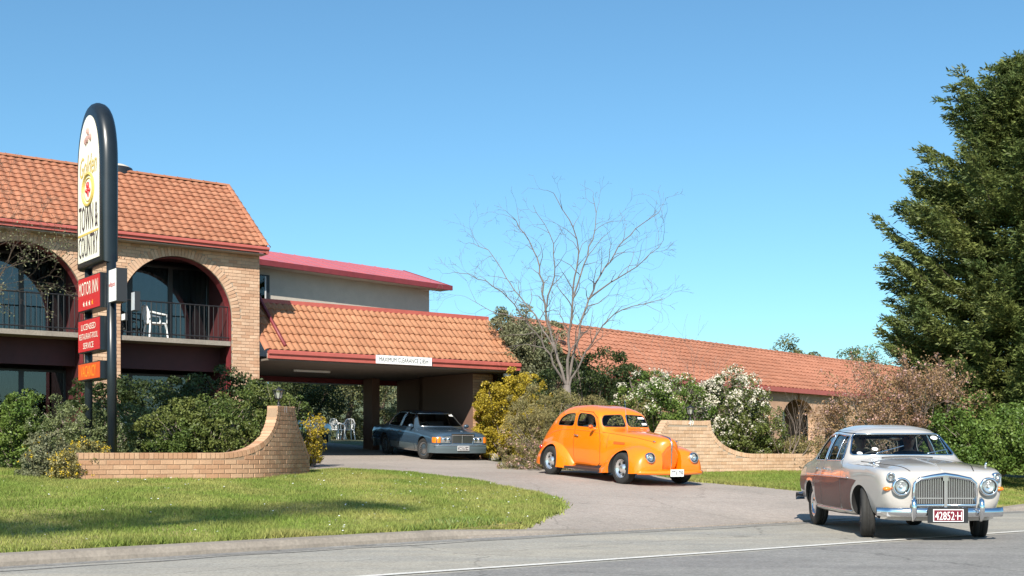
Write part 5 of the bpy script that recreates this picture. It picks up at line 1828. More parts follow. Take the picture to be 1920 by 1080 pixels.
def wheel(root, loc, r, wd, rim_r, style, steer=0.0, side=-1):
    """side -1: the outer face looks to -y"""
    h = bpy.data.objects.new('wheel', None); COL.objects.link(h); h.parent = root; _WL[h.name] = Vector((0, 0, 0))
    h.location = loc; h.rotation_euler = (0, 0, steer); h.empty_display_size = .1
    k = side
    def lat(prof, n=40): return MB().lathe([(a, b * k) for (a, b) in prof], axis='y', n=n)
    w2 = wd / 2
    lat([(rim_r, -w2 * .8), (rim_r + .02, -w2), (r - .03, -w2 * 1.0), (r - .008, -w2 * .86), (r, -w2 * .6), (r, -w2 * .2), (r - .006, -w2 * .18), (r - .006, -w2 * .12), (r, -w2 * .1), (r, w2 * .1), (r - .006, w2 * .12), (r - .006, w2 * .18), (r, w2 * .2), (r, w2 * .6), (r - .008, w2 * .86), (r - .03, w2), (rim_r + .02, w2), (rim_r, w2 * .8)]).build('tyre', 'tyre', h, True)
    if style == 'hotrod':        # polished deep-dish rim with slots
        rm = lat([(rim_r + .012, w2 * .96), (rim_r + .012, w2 * .80), (rim_r - .01, w2 * .76), (rim_r - .03, w2 * .30), (rim_r - .05, w2 * .22), (.09, w2 * .45), (.075, w2 * .75), (.05, w2 * .82), (0, w2 * .84)]).build('rim', 'rim_polish', h, True)
        for q in range(5):
            a = 2 * math.pi * q / 5; c = Vector((math.cos(a) * rim_r * .66, k * w2 * .40, math.sin(a) * rim_r * .66))
            MB().ball(c, (.032, .02, .032), 10, 6).build('slot', 'under', rm, True)
    elif style == 'trim':        # steel wheel, chrome rim trim and hub cap
        lat([(rim_r + .012, w2 * .86), (rim_r + .008, w2 * .95), (rim_r - .04, w2 * .80), (rim_r - .05, w2 * .62)]).build('rim', 'chrome', h, True)
        lat([(rim_r - .05, w2 * .62), (.12, w2 * .5), (.11, w2 * .3)]).build('disc', 'paint_beige', h, True)
        lat([(.125, w2 * .5), (.12, w2 * .72), (.08, w2 * .86), (0, w2 * .9)]).build('hub_cap', 'chrome', h, True)
    else:                        # alloy with many slots
        rm = lat([(rim_r + .01, w2 * .86), (rim_r - .01, w2 * .92), (rim_r - .035, w2 * .66), (.15, w2 * .74), (.08, w2 * .62), (.06, w2 * .70), (0, w2 * .72)]).build('rim', 'steel', h, True)
        for q in range(15):
            a = 2 * math.pi * q / 15; c = Vector((math.cos(a) * .155, k * w2 * .74, math.sin(a) * .155))
            MB().ball(c, (.018, .012, .018), 8, 5).build('slot', 'under', rm, True)
    MB().lathe([(rim_r - .005, -w2 * .7), (rim_r - .005, w2 * .2), (.02, w2 * .18)], axis='y', n=24).build('drum', 'under', h, True)
    return h

def lamp(root, c, r, m='lens', tilt=0.0, bez=.02, depth=.06, name='headlight', yaw=0.0):
    """round lamp facing +x"""
    c = Vector(c); R = Matrix.Rotation(yaw, 4, 'Z') @ Matrix.Rotation(tilt, 4, 'Y')
    def tr(mb):
        mb.v = [tuple(c + (R @ Vector(v))) for v in mb.v]; return mb
    h = tr(MB().lathe([(r * .98, -depth), (r + bez, -depth * .3), (r + bez, .0), (r + bez * .4, .018), (r * .96, .012)], axis='x', n=28)).build(name, 'chrome', root, True)
    if m == 'lens':            # silvered bowl, bulb and a ribbed clear glass over them
        tr(MB().lathe([(r * .97, .002), (r * .75, -.012), (r * .45, -.022), (0, -.027)], axis='x', n=28)).build('reflector', 'rim_polish', h, True)
        tr(MB().ball((-.008, 0, 0), r * .16, 10, 8)).build('bulb', 'plate_white', h, True)
        tr(MB().lathe([(r * .97, .004), (r * .8, .022), (r * .5, .038), (r * .2, .045), (0, .046)], axis='x', n=28)).build('lens', 'lamp_glass', h, True)
    else:
        tr(MB().lathe([(r * .97, .004), (r * .8, .022), (r * .5, .038), (r * .2, .045), (0, .046)], axis='x', n=28)).build('lens', m, h, True)
    return h

def plate(root, c, w_, h_, txt, bg, fg, border=True, top=None, rotz=0.0):
    """number plate facing +x, centred on c"""
    c = Vector(c)
    p = MB().box(c, (.012, w_, h_)).build('number_plate', fg if border else bg, root)
    if border: MB().box(c + Vector((.0075, 0, 0)), (.003, w_ - .02, h_ - .02)).build('field', bg, p)
    text_mb(txt, c + Vector((.010, -w_ * .44, -h_ * .36)), (0, 1, 0), (0, 0, 1), w_ * .88, h_ * .66, .002).build('lettering', fg, p)
    return p

def bench(root, x, w_, y0, y1, m, zs=.45, zt=1.05, name='seat'):
    mb = MB()
    mb.prism([(x, y0, zs - .15), (x + w_, y0, zs - .12), (x + w_, y0, zs + .06), (x + .1, y0, zs + .05), (x - .03, y0, zt), (x - .13, y0, zt), (x - .08, y0, zs - .15)], (0, y1 - y0, 0))
    return mb.build(name, m, root)

def steering(root, c, r=.19, m='rubber_trim'):
    R = Matrix.Rotation(rad(-62), 4, 'Y'); c = Vector(c); n = 24
    mb = MB(); mb.tube([c + R @ Vector((r * math.cos(2 * math.pi * k / n), r * math.sin(2 * math.pi * k / n), 0)) for k in range(n)], .013, 6, closed=True)
    for a in (0, 2.1, 4.2): mb.tube([c, c + R @ Vector((r * math.cos(a), r * math.sin(a), 0))], .01, 5)
    mb.tube([c, c + R @ Vector((0, 0, -.4)) * 1.0], .02, 6)
    return mb.build('steering_wheel', m, root, True)

# ------------------------------------------------------------------ cream saloon on the road
def rover():
    rows = [row(.84, .42, .48, .60, .56, .585, .74, .42, .80, .24, .825, .835),
            row(.80, .37, .58, .70, .58, .69, .80, .52, .85, .28, .865, .87),
            row(.70, .34, .66, .755, .60, .745, .86, .56, .895, .31, .905, .91),
            row(.50, .31, .72, .79, .62, .78, .90, .60, .925, .33, .955, .96),
            row(.10, .29, .76, .83, .64, .81, .925, .62, .955, .34, .995, 1.0),
            row(-.40, .27, .80, .88, .66, .84, .935, .64, .985, .35, 1.03, 1.04),
            row(-.70, .26, .82, .885, .67, .845, .95, .68, .995, .40, 1.045, 1.06),
            row(-.80, .26, .82, .885, .67, .845, .955, .72, 1.02, .46, 1.085, 1.10),
            row(-1.28, .25, .83, .89, .67, .835, .975, .63, 1.355, .44, 1.425, 1.445),
            row(-1.55, .25, .83, .89, .67, .83, .98, .63, 1.40, .43, 1.485, 1.505),
            row(-2.05, .25, .83, .89, .67, .83, .985, .625, 1.415, .42, 1.51, 1.53),
            row(-2.45, .26, .83, .89, .67, .825, .985, .61, 1.395, .41, 1.485, 1.505),
            row(-2.74, .27, .82, .885, .67, .815, .98, .59, 1.33, .40, 1.405, 1.42),
            row(-3.18, .29, .80, .875, .66, .80, .965, .62, 1.03, .40, 1.065, 1.075),
            row(-3.50, .31, .77, .855, .65, .78, .94, .58, .985, .36, 1.0, 1.005),
            row(-3.80, .34, .70, .81, .63, .74, .88, .52, .93, .32, .945, .95),
            row(-3.92, .42, .52, .66, .60, .60, .78, .42, .82, .26, .84, .845)]
    c = Car(Loft(rows), -3.92, .84, 'paint_beige', 120, 38)
    r = c.root('cream_saloon', 'cream and grey vintage saloon with chrome grille turning onto the road', 'car', Vector((5.46, 16.3, 0)), (-.02, -1))
    c.hollow(-3.0, -.74, .05, .42)
    ws = rpoly([(-.725, 1.085), (.725, 1.085), (.605, 1.385), (-.605, 1.385)], .06)
    rw = rpoly([(-.58, 1.08), (.58, 1.08), (.50, 1.34), (-.50, 1.34)], .1)
    fw = rpoly([(-.985, 1.01), (-1.285, 1.36), (-1.93, 1.40), (-1.93, 1.01)], .04)
    bw = rpoly([(-2.01, 1.01), (-2.01, 1.40), (-2.40, 1.37), (-2.60, 1.20), (-2.68, 1.01)], .05)
    c.window_cut([('x', 1, ws, -1.6, -.5), ('x', 1, rw, -3.6, -2.6), ('y', -1, fw, .4, 1.2), ('y', 1, fw, .4, 1.2), ('y', -1, bw, .4, 1.2), ('y', 1, bw, .4, 1.2)])
    c.wells([0.0, -2.81], .358, .50, 1.2, .335)
    for sd in (-1, 1):
        fd = c.split_door(sd, [(-.86, .40), (-.86, .93), (-.955, .985), (-1.285, 1.39), (-1.97, 1.43), (-1.97, .33), (-.92, .33)])
        bd = c.split_door(sd, [(-1.975, .335), (-1.975, 1.43), (-2.3, 1.43), (-2.45, .85), (-2.40, .5), (-2.36, .335)])
        c.line('handle', 'y', sd, [(-1.78, .88), (-1.93, .88)], .013, 'chrome', .022, parent=fd)
        c.line('handle', 'y', sd, [(-2.24, .88), (-2.37, .88)], .013, 'chrome', .022, parent=bd)
        # darker flank below the waist
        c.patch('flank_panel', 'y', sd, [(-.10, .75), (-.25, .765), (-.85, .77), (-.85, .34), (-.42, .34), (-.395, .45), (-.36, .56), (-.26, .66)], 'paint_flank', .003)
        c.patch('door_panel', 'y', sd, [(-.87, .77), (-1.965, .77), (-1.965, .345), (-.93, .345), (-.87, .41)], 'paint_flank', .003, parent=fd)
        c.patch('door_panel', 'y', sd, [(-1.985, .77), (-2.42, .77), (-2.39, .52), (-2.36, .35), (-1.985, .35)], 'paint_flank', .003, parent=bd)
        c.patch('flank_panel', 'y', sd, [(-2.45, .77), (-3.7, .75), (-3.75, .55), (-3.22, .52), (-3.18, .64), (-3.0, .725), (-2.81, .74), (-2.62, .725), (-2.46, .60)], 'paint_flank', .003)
        c.line('waist_trim', 'y', sd, [(-.42, .775), (-1.5, .785), (-2.6, .785), (-3.72, .76)], .007, 'chrome', .003)
        c.line('sill_trim', 'y', sd, [(-.45, .325), (-2.36, .325)], .012, 'chrome', .004)
        for (nm, pw) in (('side_window', fw), ('rear_side_window', bw)):
            g = c.patch(nm, 'y', sd, pw, 'car_glass', -.014)
            c.line('frame', 'y', sd, pw, .011, 'chrome', -.002, True, g)
        c.line('quarter_light_bar', 'y', sd, [(-1.36, 1.02), (-1.42, 1.36)], .010, 'chrome', -.004)
    # roof skin in grey
    top = [(-1.36, -.55), (-1.34, -.30), (-1.335, 0), (-1.34, .30), (-1.36, .55), (-1.8, .575), (-2.3, .57), (-2.55, .55), (-2.70, .48), (-2.72, 0), (-2.70, -.48), (-2.55, -.55), (-2.3, -.57), (-1.8, -.575)]
    c.patch('roof_skin', 'z', 1, top, 'paint_roofgrey', .003, step=.08)
    g = c.patch('windscreen', 'x', 1, ws, 'car_glass', -.012)
    c.line('frame', 'x', 1, ws, .013, 'chrome', .0, True, g)
    g = c.patch('rear_window', 'x', -1, rw, 'car_glass', -.012)
    c.line('frame', 'x', -1, rw, .012, 'chrome', .0, True, g)
    # bonnet seams and crease
    for sd in (-1, 1):
        c.line('bonnet_seam', 'z', 1, [(-.66, sd * .64), (-.2, sd * .60), (.3, sd * .52), (.62, sd * .43), (.76, sd * .40)], .009, 'under', -.003)
    c.line('bonnet_crease', 'z', 1, [(-.6, 0), (.78, 0)], .010, 'paint_beige', .0)
    c.line('cowl_vent', 'z', 1, [(-.69, -.35), (-.71, 0), (-.69, .35)], .012, 'rubber_trim', .0)
    # grille: shell, centre bar, vertical slats
    gy, gt, gb = .392, .835, .455
    sh = [(-gy * .98, gb), (-gy, .60), (-gy * .97, .73), (-gy * .80, .785), (-gy * .4, .815), (0, gt), (gy * .4, .815), (gy * .80, .785), (gy * .97, .73), (gy, .60), (gy * .98, gb)]
    g = MB().prism([(.84, a, b) for (a, b) in sh], (.035, 0, 0)).build('grille', 'under', r)
    MB().tube([(.885, a, b) for (a, b) in sh], [.018, .020, .022, .026, .030, .034, .030, .026, .022, .020, .018], 8, closed=True).build('shell', 'chrome', g, True)
    MB().box((.892, 0, .62), (.03, .035, .40)).build('centre_bar', 'chrome', g)
    MB().box((.905, 0, .80), (.02, .07, .07)).build('badge', 'chrome', g)
    for sd in (-1, 1):
        MB().box((.884, sd * .19, .545), (.012, .33, .014)).build('cross_bar', 'chrome', g)
    for k in range(34):
        y = -gy + .03 + (2 * gy - .06) * k / 33
        if abs(y) < .02: continue
        tp = float(np.interp(abs(y), [0, gy * .4, gy * .8, gy], [.81, .795, .765, .70]))
        MB().box((.878, y, (gb + .02 + tp) / 2), (.014, .008, tp - gb - .02)).build('slat', 'chrome', g)
    # lamps
    for sd in (-1, 1):
        h_, n_ = c.hit('x', sd * .545, .685, 1)
        lamp(r, (h_.x + .055, sd * .545, .69), .096, bez=.022, depth=.12)
        h_, n_ = c.hit('x', sd * .66, .81, 1)
        lamp(r, (h_.x + .045, sd * .665, .815), .042, bez=.012, depth=.10, name='side_lamp', yaw=sd * .25)
        h_, n_ = c.hit('x', sd * .705, .66, 1)
        MB().ball((h_.x + .005, sd * .705, .66), (.04, .055, .030), 12, 8).build('indicator', 'amber', r, True)
        # horn grille slots and wing mirrors
    # front bumper and overriders
    prof = [(.0, -.06), (.03, -.055), (.045, 0), (.03, .05), (.0, .06), (-.01, 0)]
    mb = MB(); N = 24; k = len(prof)
    for i in range(N + 1):
        y = -.80 + 1.60 * i / N; x = .93 - .16 * (abs(y) / .8) ** 2.6 - (.12 if abs(y) > .78 else 0)
        for (a, b) in prof: mb.v.append((x + a, y, .37 + b))
    for i in range(N):
        for j in range(k): mb.f.append((i * k + j, i * k + (j + 1) % k, (i + 1) * k + (j + 1) % k, (i + 1) * k + j))
    mb.f += [tuple(range(k)), tuple(range(N * k, (N + 1) * k))[::-1]]
    fb = mb.build('bumper', 'chrome', r, True)
    for sd in (-1, 1):
        MB().tube([(.95, sd * .42, .27), (.99, sd * .42, .33), (1.0, sd * .42, .44), (.985, sd * .42, .52), (.95, sd * .42, .555)], [.022, .034, .036, .032, .014], 10).build('overrider', 'chrome', fb, True)
        MB().tube([(.93, sd * .22, .31), (.965, sd * .22, .37), (.93, sd * .22, .43)], [.02, .026, .02], 8).build('plate_bracket', 'chrome', fb, True)
    MB().box((.99, 0, .335), (.01, .50, .19)).build('plate_backing', 'black_metal', r)
    plate(r, (1.004, -.0, .335), .375, .155, '42852·H', 'plate_maroon', 'plate_white')
    MB().prism([(.60, -.72, .345), (.76, -.58, .335), (.82, -.3, .33), (.82, .3, .33), (.76, .58, .335), (.60, .72, .345)], (-.05, 0, -.075)).build('front_valance', 'paint_beige', r)
    mb = MB(); N = 20; 
    for i in range(N + 1):
        y = -.90 + 1.80 * i / N; x = -3.99 + .22 * (abs(y) / .9) ** 2.6 + (.10 if abs(y) > .87 else 0)
        for (a, b) in prof: mb.v.append((x - a, y, .42 + b))
    for i in range(N):
        for j in range(k): mb.f.append((i * k + j, (i + 1) * k + j, (i + 1) * k + (j + 1) % k, i * k + (j + 1) % k))
    mb.build('rear_bumper', 'chrome', r, True)
    MB().tube([(-3.95, -.5, .24), (-3.75, -.5, .25)], .022, 8).build('exhaust', 'steel', r, True)
    # wheels: fronts turned a little
    for (x, sd, sr) in ((0, -1, -.22), (0, 1, -.22), (-2.81, -1, 0), (-2.81, 1, 0)):
        wheel(r, (x, sd * .735, .335), .335, .175, .20, 'trim', sr, sd)
    # wipers, mirrors, discs on the glass
    for (y0, y1) in ((-.40, .02), (.30, .62)):
        c.line('wiper', 'x', 1, [(y0, 1.09), (y1, 1.20 if y0 < 0 else 1.15)], .008, 'chrome', .022)
    def disc(name, y, z, ry, rz_, m):
        pl_ = [(y + ry * math.cos(6.283 * q / 14), z + rz_ * math.sin(6.283 * q / 14)) for q in range(14)]
        c.patch(name, 'x', 1, pl_, m, -.004, step=.03)
    disc('windscreen_sticker', .515, 1.335, .055, .028, 'plate_white')
    disc('windscreen_sticker', -.38, 1.175, .042, .024, 'plate_white')
    disc('windscreen_sticker', -.60, 1.115, .036, .022, 'plate_white')
    MB().ball((-1.32, .02, 1.325), (.02, .095, .035), 12, 8).build('rear_view_mirror', 'chrome_dull', r, True)
    MB().tube([(-1.32, .02, 1.34), (-1.34, .02, 1.41)], .008, 6).build('mirror_stem', 'chrome', r)
    for sd in (-1, 1):
        a = c.hit('z', .28, sd * .72)[0]
        if a: MB().tube([a, a + Vector((.01, sd * .01, .05))], [.018, .010], 8).build('wing_ornament', 'chrome', r, True)
    bench(r, -1.95, .5, -.70, -.05, 'seat_tan', .50, 1.10); bench(r, -1.95, .5, .05, .70, 'seat_tan', .50, 1.10); bench(r, -2.72, .5, -.7, .7, 'seat_tan', .50, 1.06)
    steering(r, (-1.22, -.36, .96))
    MB().box((-.95, 0, .98), (.2, 1.3, .10)).build('dashboard', 'seat_tan', r)
    MB().box((-1.6, 0, .36), (4.0, 1.1, .1)).build('underbody', 'under', r)
    c.fin()
    return c
rover()

# ------------------------------------------------------------------ orange hot rod
def fender(c, side, xs, tops, outs, bots, y_in, m, well, name='front_fender', fronts=None):
    """one pontoon wing: a solid arch between y_in and the outer skin, hollowed for the wheel"""
    ft = pchip(xs, tops); fo = pchip(xs, outs); fb = pchip(xs, bots)
    mb = MB(); n = 14; X = np.linspace(xs[0], xs[-1], 56); k = n + 3
    for x in X:
        t = float(ft(x)); o = float(fo(x)); b = float(fb(x))
        ring = [(y_in, b), (y_in, t)]
        for q in range(n):
            a = math.pi / 2 * q / (n - 1)
            ring.append((y_in + .03 + (o - y_in - .03) * math.sin(a) ** .8, b + (t - b) * (math.cos(a) ** .72 if q < n - 1 else 0)))
        ring.append((o - .03, b))
        mb.v += [(x, side * p, z) for (p, z) in ring]
    for i in range(len(X) - 1):
        for j in range(k): mb.f.append((i * k + j, i * k + (j + 1) % k, (i + 1) * k + (j + 1) % k, (i + 1) * k + j))
    mb.f += [tuple(range(k)), tuple(range((len(X) - 1) * k, len(X) * k))[::-1]]
    o = temp_obj(mb, m); o.name = name; o.data.name = name
    bv = BVHTree.FromPolygons([Vector(v) for v in mb.v], mb.f)
    wx, wr, wz, y0 = well
    cyl = MB(); N = 40
    cyl.prism([(wx + wr * math.cos(2 * math.pi * q / N), side * y0, wz + wr * math.sin(2 * math.pi * q / N)) for q in range(N)], (0, side * 1.0, 0))
    boolean(o, temp_obj(cyl, 'under'))
    o.parent = c.r; _WL[o.name] = Vector((0, 0, 0))
    c.fin(o)
    return o, bv

def hotrod():
    rows = [row(.64, .36, .05, .08, .60, .075, .78, .06, .86, .035, .885, .89),
            row(.61, .33, .10, .16, .58, .155, .78, .12, .885, .065, .925, .935),
            row(.54, .31, .16, .24, .58, .24, .79, .19, .905, .10, .96, .97),
            row(.42, .30, .21, .305, .58, .31, .80, .245, .92, .135, .985, .995),
            row(.10, .28, .30, .40, .58, .42, .82, .345, .955, .195, 1.025, 1.035),
            row(-.35, .27, .40, .50, .58, .525, .84, .45, 1.0, .265, 1.062, 1.075),
            row(-.78, .26, .55, .62, .58, .625, .84, .55, 1.03, .33, 1.095, 1.105),
            row(-.92, .25, .60, .66, .58, .655, .88, .60, 1.06, .40, 1.125, 1.14),
            row(-1.22, .24, .64, .70, .58, .695, .93, .585, 1.41, .40, 1.475, 1.49),
            row(-1.45, .24, .65, .715, .58, .71, .95, .60, 1.455, .40, 1.55, 1.565),
            row(-1.95, .24, .65, .725, .58, .72, .96, .605, 1.475, .40, 1.595, 1.61),
            row(-2.45, .24, .65, .72, .58, .715, .95, .60, 1.455, .39, 1.575, 1.59),
            row(-2.85, .25, .64, .70, .58, .695, .92, .565, 1.36, .37, 1.49, 1.505),
            row(-3.20, .26, .60, .665, .58, .655, .86, .52, 1.18, .34, 1.31, 1.33),
            row(-3.50, .28, .54, .61, .57, .59, .78, .46, .98, .29, 1.08, 1.10),
            row(-3.72, .32, .42, .50, .54, .48, .66, .37, .78, .22, .85, .86),
            row(-3.80, .40, .25, .32, .52, .30, .60, .24, .66, .14, .70, .71)]
    c = Car(Loft(rows), -3.80, .64, 'paint_orange', 110, 38)
    hd = (.49, -.872)
    gz = zd(2.6, 26.6)
    r = c.root('orange_hot_rod', 'bright orange vintage hot rod sedan with pontoon fenders leaving the driveway', 'car', Vector((2.95, 25.85, .47)), hd)
    p_f = zd(2.95, 25.85); p_r = zd(2.95 - .49 * 2.845, 25.85 + .872 * 2.845)
    r.location.z = p_f; r.rotation_euler = (0, math.atan2(p_r - p_f, 2.845), math.atan2(hd[1], hd[0]))
    c.hollow(-3.15, -.93, .045, .40)
    dw = rpoly([(-1.16, 1.14), (-1.30, 1.36), (-1.45, 1.415), (-1.92, 1.435), (-1.92, 1.14)], .09)
    qw = rpoly([(-2.04, 1.14), (-2.04, 1.43), (-2.40, 1.405), (-2.66, 1.30), (-2.78, 1.14)], .10)
    wl = rpoly([(-.60, 1.16), (-.035, 1.16), (-.035, 1.42), (-.50, 1.40), (-.57, 1.32)], .07)
    wr_ = [(-a, b) for (a, b) in wl][::-1]
    rw = rpoly([(-.36, 1.22), (.36, 1.22), (.33, 1.40), (-.33, 1.40)], .08)
    c.window_cut([('y', -1, dw, .35, 1.2), ('y', 1, dw, .35, 1.2), ('y', -1, qw, .35, 1.2), ('y', 1, qw, .35, 1.2), ('x', 1, wl, -1.55, -.7), ('x', 1, wr_, -1.55, -.7), ('x', 1, rw, -3.6, -2.7)])
    c.wells([0.0, -2.845], .40, .40, 1.2, .34)
    for sd in (-1, 1):
        d = c.split_door(sd, [(-1.02, .38), (-1.0, .80), (-1.07, 1.05), (-1.20, 1.33), (-1.42, 1.455), (-1.96, 1.475), (-1.98, .80), (-1.98, .31), (-1.10, .31)])
        c.line('handle', 'y', sd, [(-1.78, .93), (-1.93, .945)], .013, 'chrome', .03, parent=d)
        c.line('belt_moulding', 'y', sd, [(-1.02, 1.02), (-1.5, 1.055), (-1.95, 1.065)], .007, 'paint_orange', .001, parent=d)
        c.line('belt_moulding', 'y', sd, [(-2.0, 1.065), (-2.5, 1.05), (-3.0, .97), (-3.3, .88)], .007, 'paint_orange', .001)
        c.line('hood_seam', 'y', sd, [(.46, .885), (.0, .955), (-.5, 1.0), (-.98, 1.04)], .005, 'under', -.001)
        c.line('cowl_seam', 'y', sd, [(-.80, .70), (-.80, 1.0)], .004, 'under', -.001)
        for (nm, pw) in (('side_window', dw), ('quarter_window', qw)):
            g = c.patch(nm, 'y', sd, pw, 'car_glass', -.014)
            c.line('frame', 'y', sd, pw, .009, 'rubber_trim', -.006, True, g)
        pw = wl if sd < 0 else wr_
        g = c.patch('windscreen', 'x', 1, pw, 'car_glass', -.012)
        c.line('frame', 'x', 1, pw, .010, 'rubber_trim', -.003, True, g)
        # hood side vent
        c.patch('hood_vent', 'y', sd, rpoly([(-.62, .80), (-.62, .86), (-.30, .85), (-.30, .80)], .03), 'paint_orange_dark', .004, step=.05)
        # grille half with fine bars
        gp = [(.10, .80), (.20, .66), (.235, .50), (.20, .34), (.03, .33), (.022, .50), (.022, .70), (.03, .84)]
        gp = [(sd * a, b) for (a, b) in gp]
        g = c.patch('grille', 'x', 1, gp if sd > 0 else gp[::-1], 'paint_orange_dark', .004, step=.03)
        for q in range(8):
            y0 = .04 + .024 * q; zt = float(np.interp(y0, [.02, .10, .20, .24], [.83, .79, .66, .50]))
            c.line('grille_bar', 'x', 1, [(sd * y0, .35), (sd * y0, zt - .02)], .004, 'paint_orange', .006, parent=g, n=4)
        # wings
        ff, fbv = fender(c, sd, [-.86, -.66, -.42, -.1, .15, .36, .53, .63, .675], [.36, .54, .73, .83, .835, .80, .745, .665, .50], [.80, .85, .875, .885, .885, .875, .85, .79, .68], [.18, .19, .21, .22, .23, .24, .25, .27, .30], .24, 'paint_orange', (0, .375, .33, .56))
        rf_, _ = fender(c, sd, [-3.62, -3.5, -3.3, -3.05, -2.8, -2.5, -2.25, -2.08, -2.0], [.38, .55, .72, .82, .845, .80, .68, .50, .38], [.70, .78, .84, .875, .885, .875, .83, .77, .72], [.26, .24, .22, .21, .20, .20, .20, .20, .22], .40, 'paint_orange', (-2.845, .375, .33, .56), 'rear_fender')
        # headlights faired into the wings
        h = fbv.ray_cast(Vector((3, sd * .55, .585)), Vector((-1, 0, 0)))[0]
        lamp(r, (h.x + .045 if h else .66, sd * .55, .585), .092, bez=.018, depth=.16, tilt=-.12)
        MB().ball((.42, sd * .285, .90), (.045, .02, .02), 10, 6).build('hood_latch', 'chrome', r, True)
        # running board
        mb = MB(); mb.prism([(-.78, sd * .60, .20), (-.78, sd * .83, .20), (-.78, sd * .83, .25), (-.78, sd * .60, .27)], (-1.42, 0, 0)); rb = mb.build('running_board', 'seat_dark', r)
        MB().box((-1.5, sd * .64, .285), (1.36, .03, .08)).build('sill', 'seat_dark', rb)
        MB().tube([(-2.0, sd * .84, .205), (-1.75, sd * .84, .205)], .014, 6).build('side_pipe', 'chrome', r)
        c.hit('y', -3.6, .5, sd)
        MB().ball((-3.60, sd * .60, .60), (.05, .045, .05), 10, 6).build('tail_lamp', 'red_lens', r, True)
    # chrome prow strip
    pts = []
    for z in np.linspace(.33, .88, 12):
        h, n_ = c.hit('x', 0, z, 1); pts.append(h + Vector((.006, 0, 0)))
    for x in np.linspace(.56, .25, 5):
        h, n_ = c.hit('z', x, 0); pts.append(h + Vector((0, 0, .006)))
    MB().tube(pts, [.014] * 8 + [.02] * 4 + [.022, .018, .014, .010, .006], 8).build('prow_strip', 'chrome', r, True)
    # painted bumpers
    for (x, zc, sg_) in ((.80, .275, 1), (-3.84, .36, -1)):
        mb = MB(); N = 24; hw = .82 if sg_ > 0 else .62
        mb.tube([(x - sg_ * .20 * (abs(-1 + 2 * i / N)) ** 2.2, hw * (-1 + 2 * i / N), zc) for i in range(N + 1)], .045, 10)
        b = mb.build('bumper', 'paint_orange', r, True)
        for sd in (-1, 1): MB().tube([(x - .02 * sg_, sd * .3, zc), (x - .5 * sg_, sd * .3, zc + .03)], .02, 6).build('bracket', 'under', b)
    plate(r, (.86, 0, .28), .33, .145, 'TTA·799', 'plate_white', 'dark_letter', border=False)
    MB().prism([(.58, -.55, .30), (.70, -.3, .28), (.70, .3, .28), (.58, .55, .30)], (0, 0, .05)).build('splash_pan', 'paint_orange', r)
    for (x, sd, sr) in ((0, -1, .0), (0, 1, .0), (-2.845, -1, 0), (-2.845, 1, 0)):
        wheel(r, (x, sd * .725, .325), .325, .20, .195, 'hotrod', sr, sd)
    # aerial, mirror, windscreen label
    h, n_ = c.hit('z', -.80, -.12)
    MB().tube([h, h + Vector((-.10, -.02, .62))], [.006, .003], 5).build('aerial', 'chrome', r)
    h, n_ = c.hit('y', -1.18, 1.10, -1)
    m_ = MB().ball(h + Vector((0, -.14, .05)), (.045, .06, .045), 12, 8).build('door_mirror', 'paint_orange_dark', r, True)
    MB().tube([h, h + Vector((0, -.14, .04))], .010, 6).build('stem', 'chrome', m_)
    c.patch('windscreen_sticker', 'x', 1, [(.36, 1.33), (.54, 1.33), (.53, 1.37), (.36, 1.37)], 'plate_white', -.002, step=.03)
    c.patch('windscreen_sticker', 'x', 1, [(.42, 1.20), (.56, 1.20), (.56, 1.245), (.42, 1.245)], 'plate_white', -.002, step=.03)
    bench(r, -1.95, .45, -.58, -.04, 'seat_tan', .48, 1.08); bench(r, -1.95, .45, .04, .58, 'seat_tan', .48, 1.08); bench(r, -2.85, .45, -.55, .55, 'seat_tan', .48, 1.0)
    steering(r, (-1.30, -.32, 1.02))
    MB().box((-1.02, 0, 1.0), (.12, 1.1, .12)).build('dashboard', 'paint_orange', r)
    MB().box((-1.5, 0, .28), (3.6, .9, .08)).build('underbody', 'under', r)
    c.fin()
    return c
hotrod()

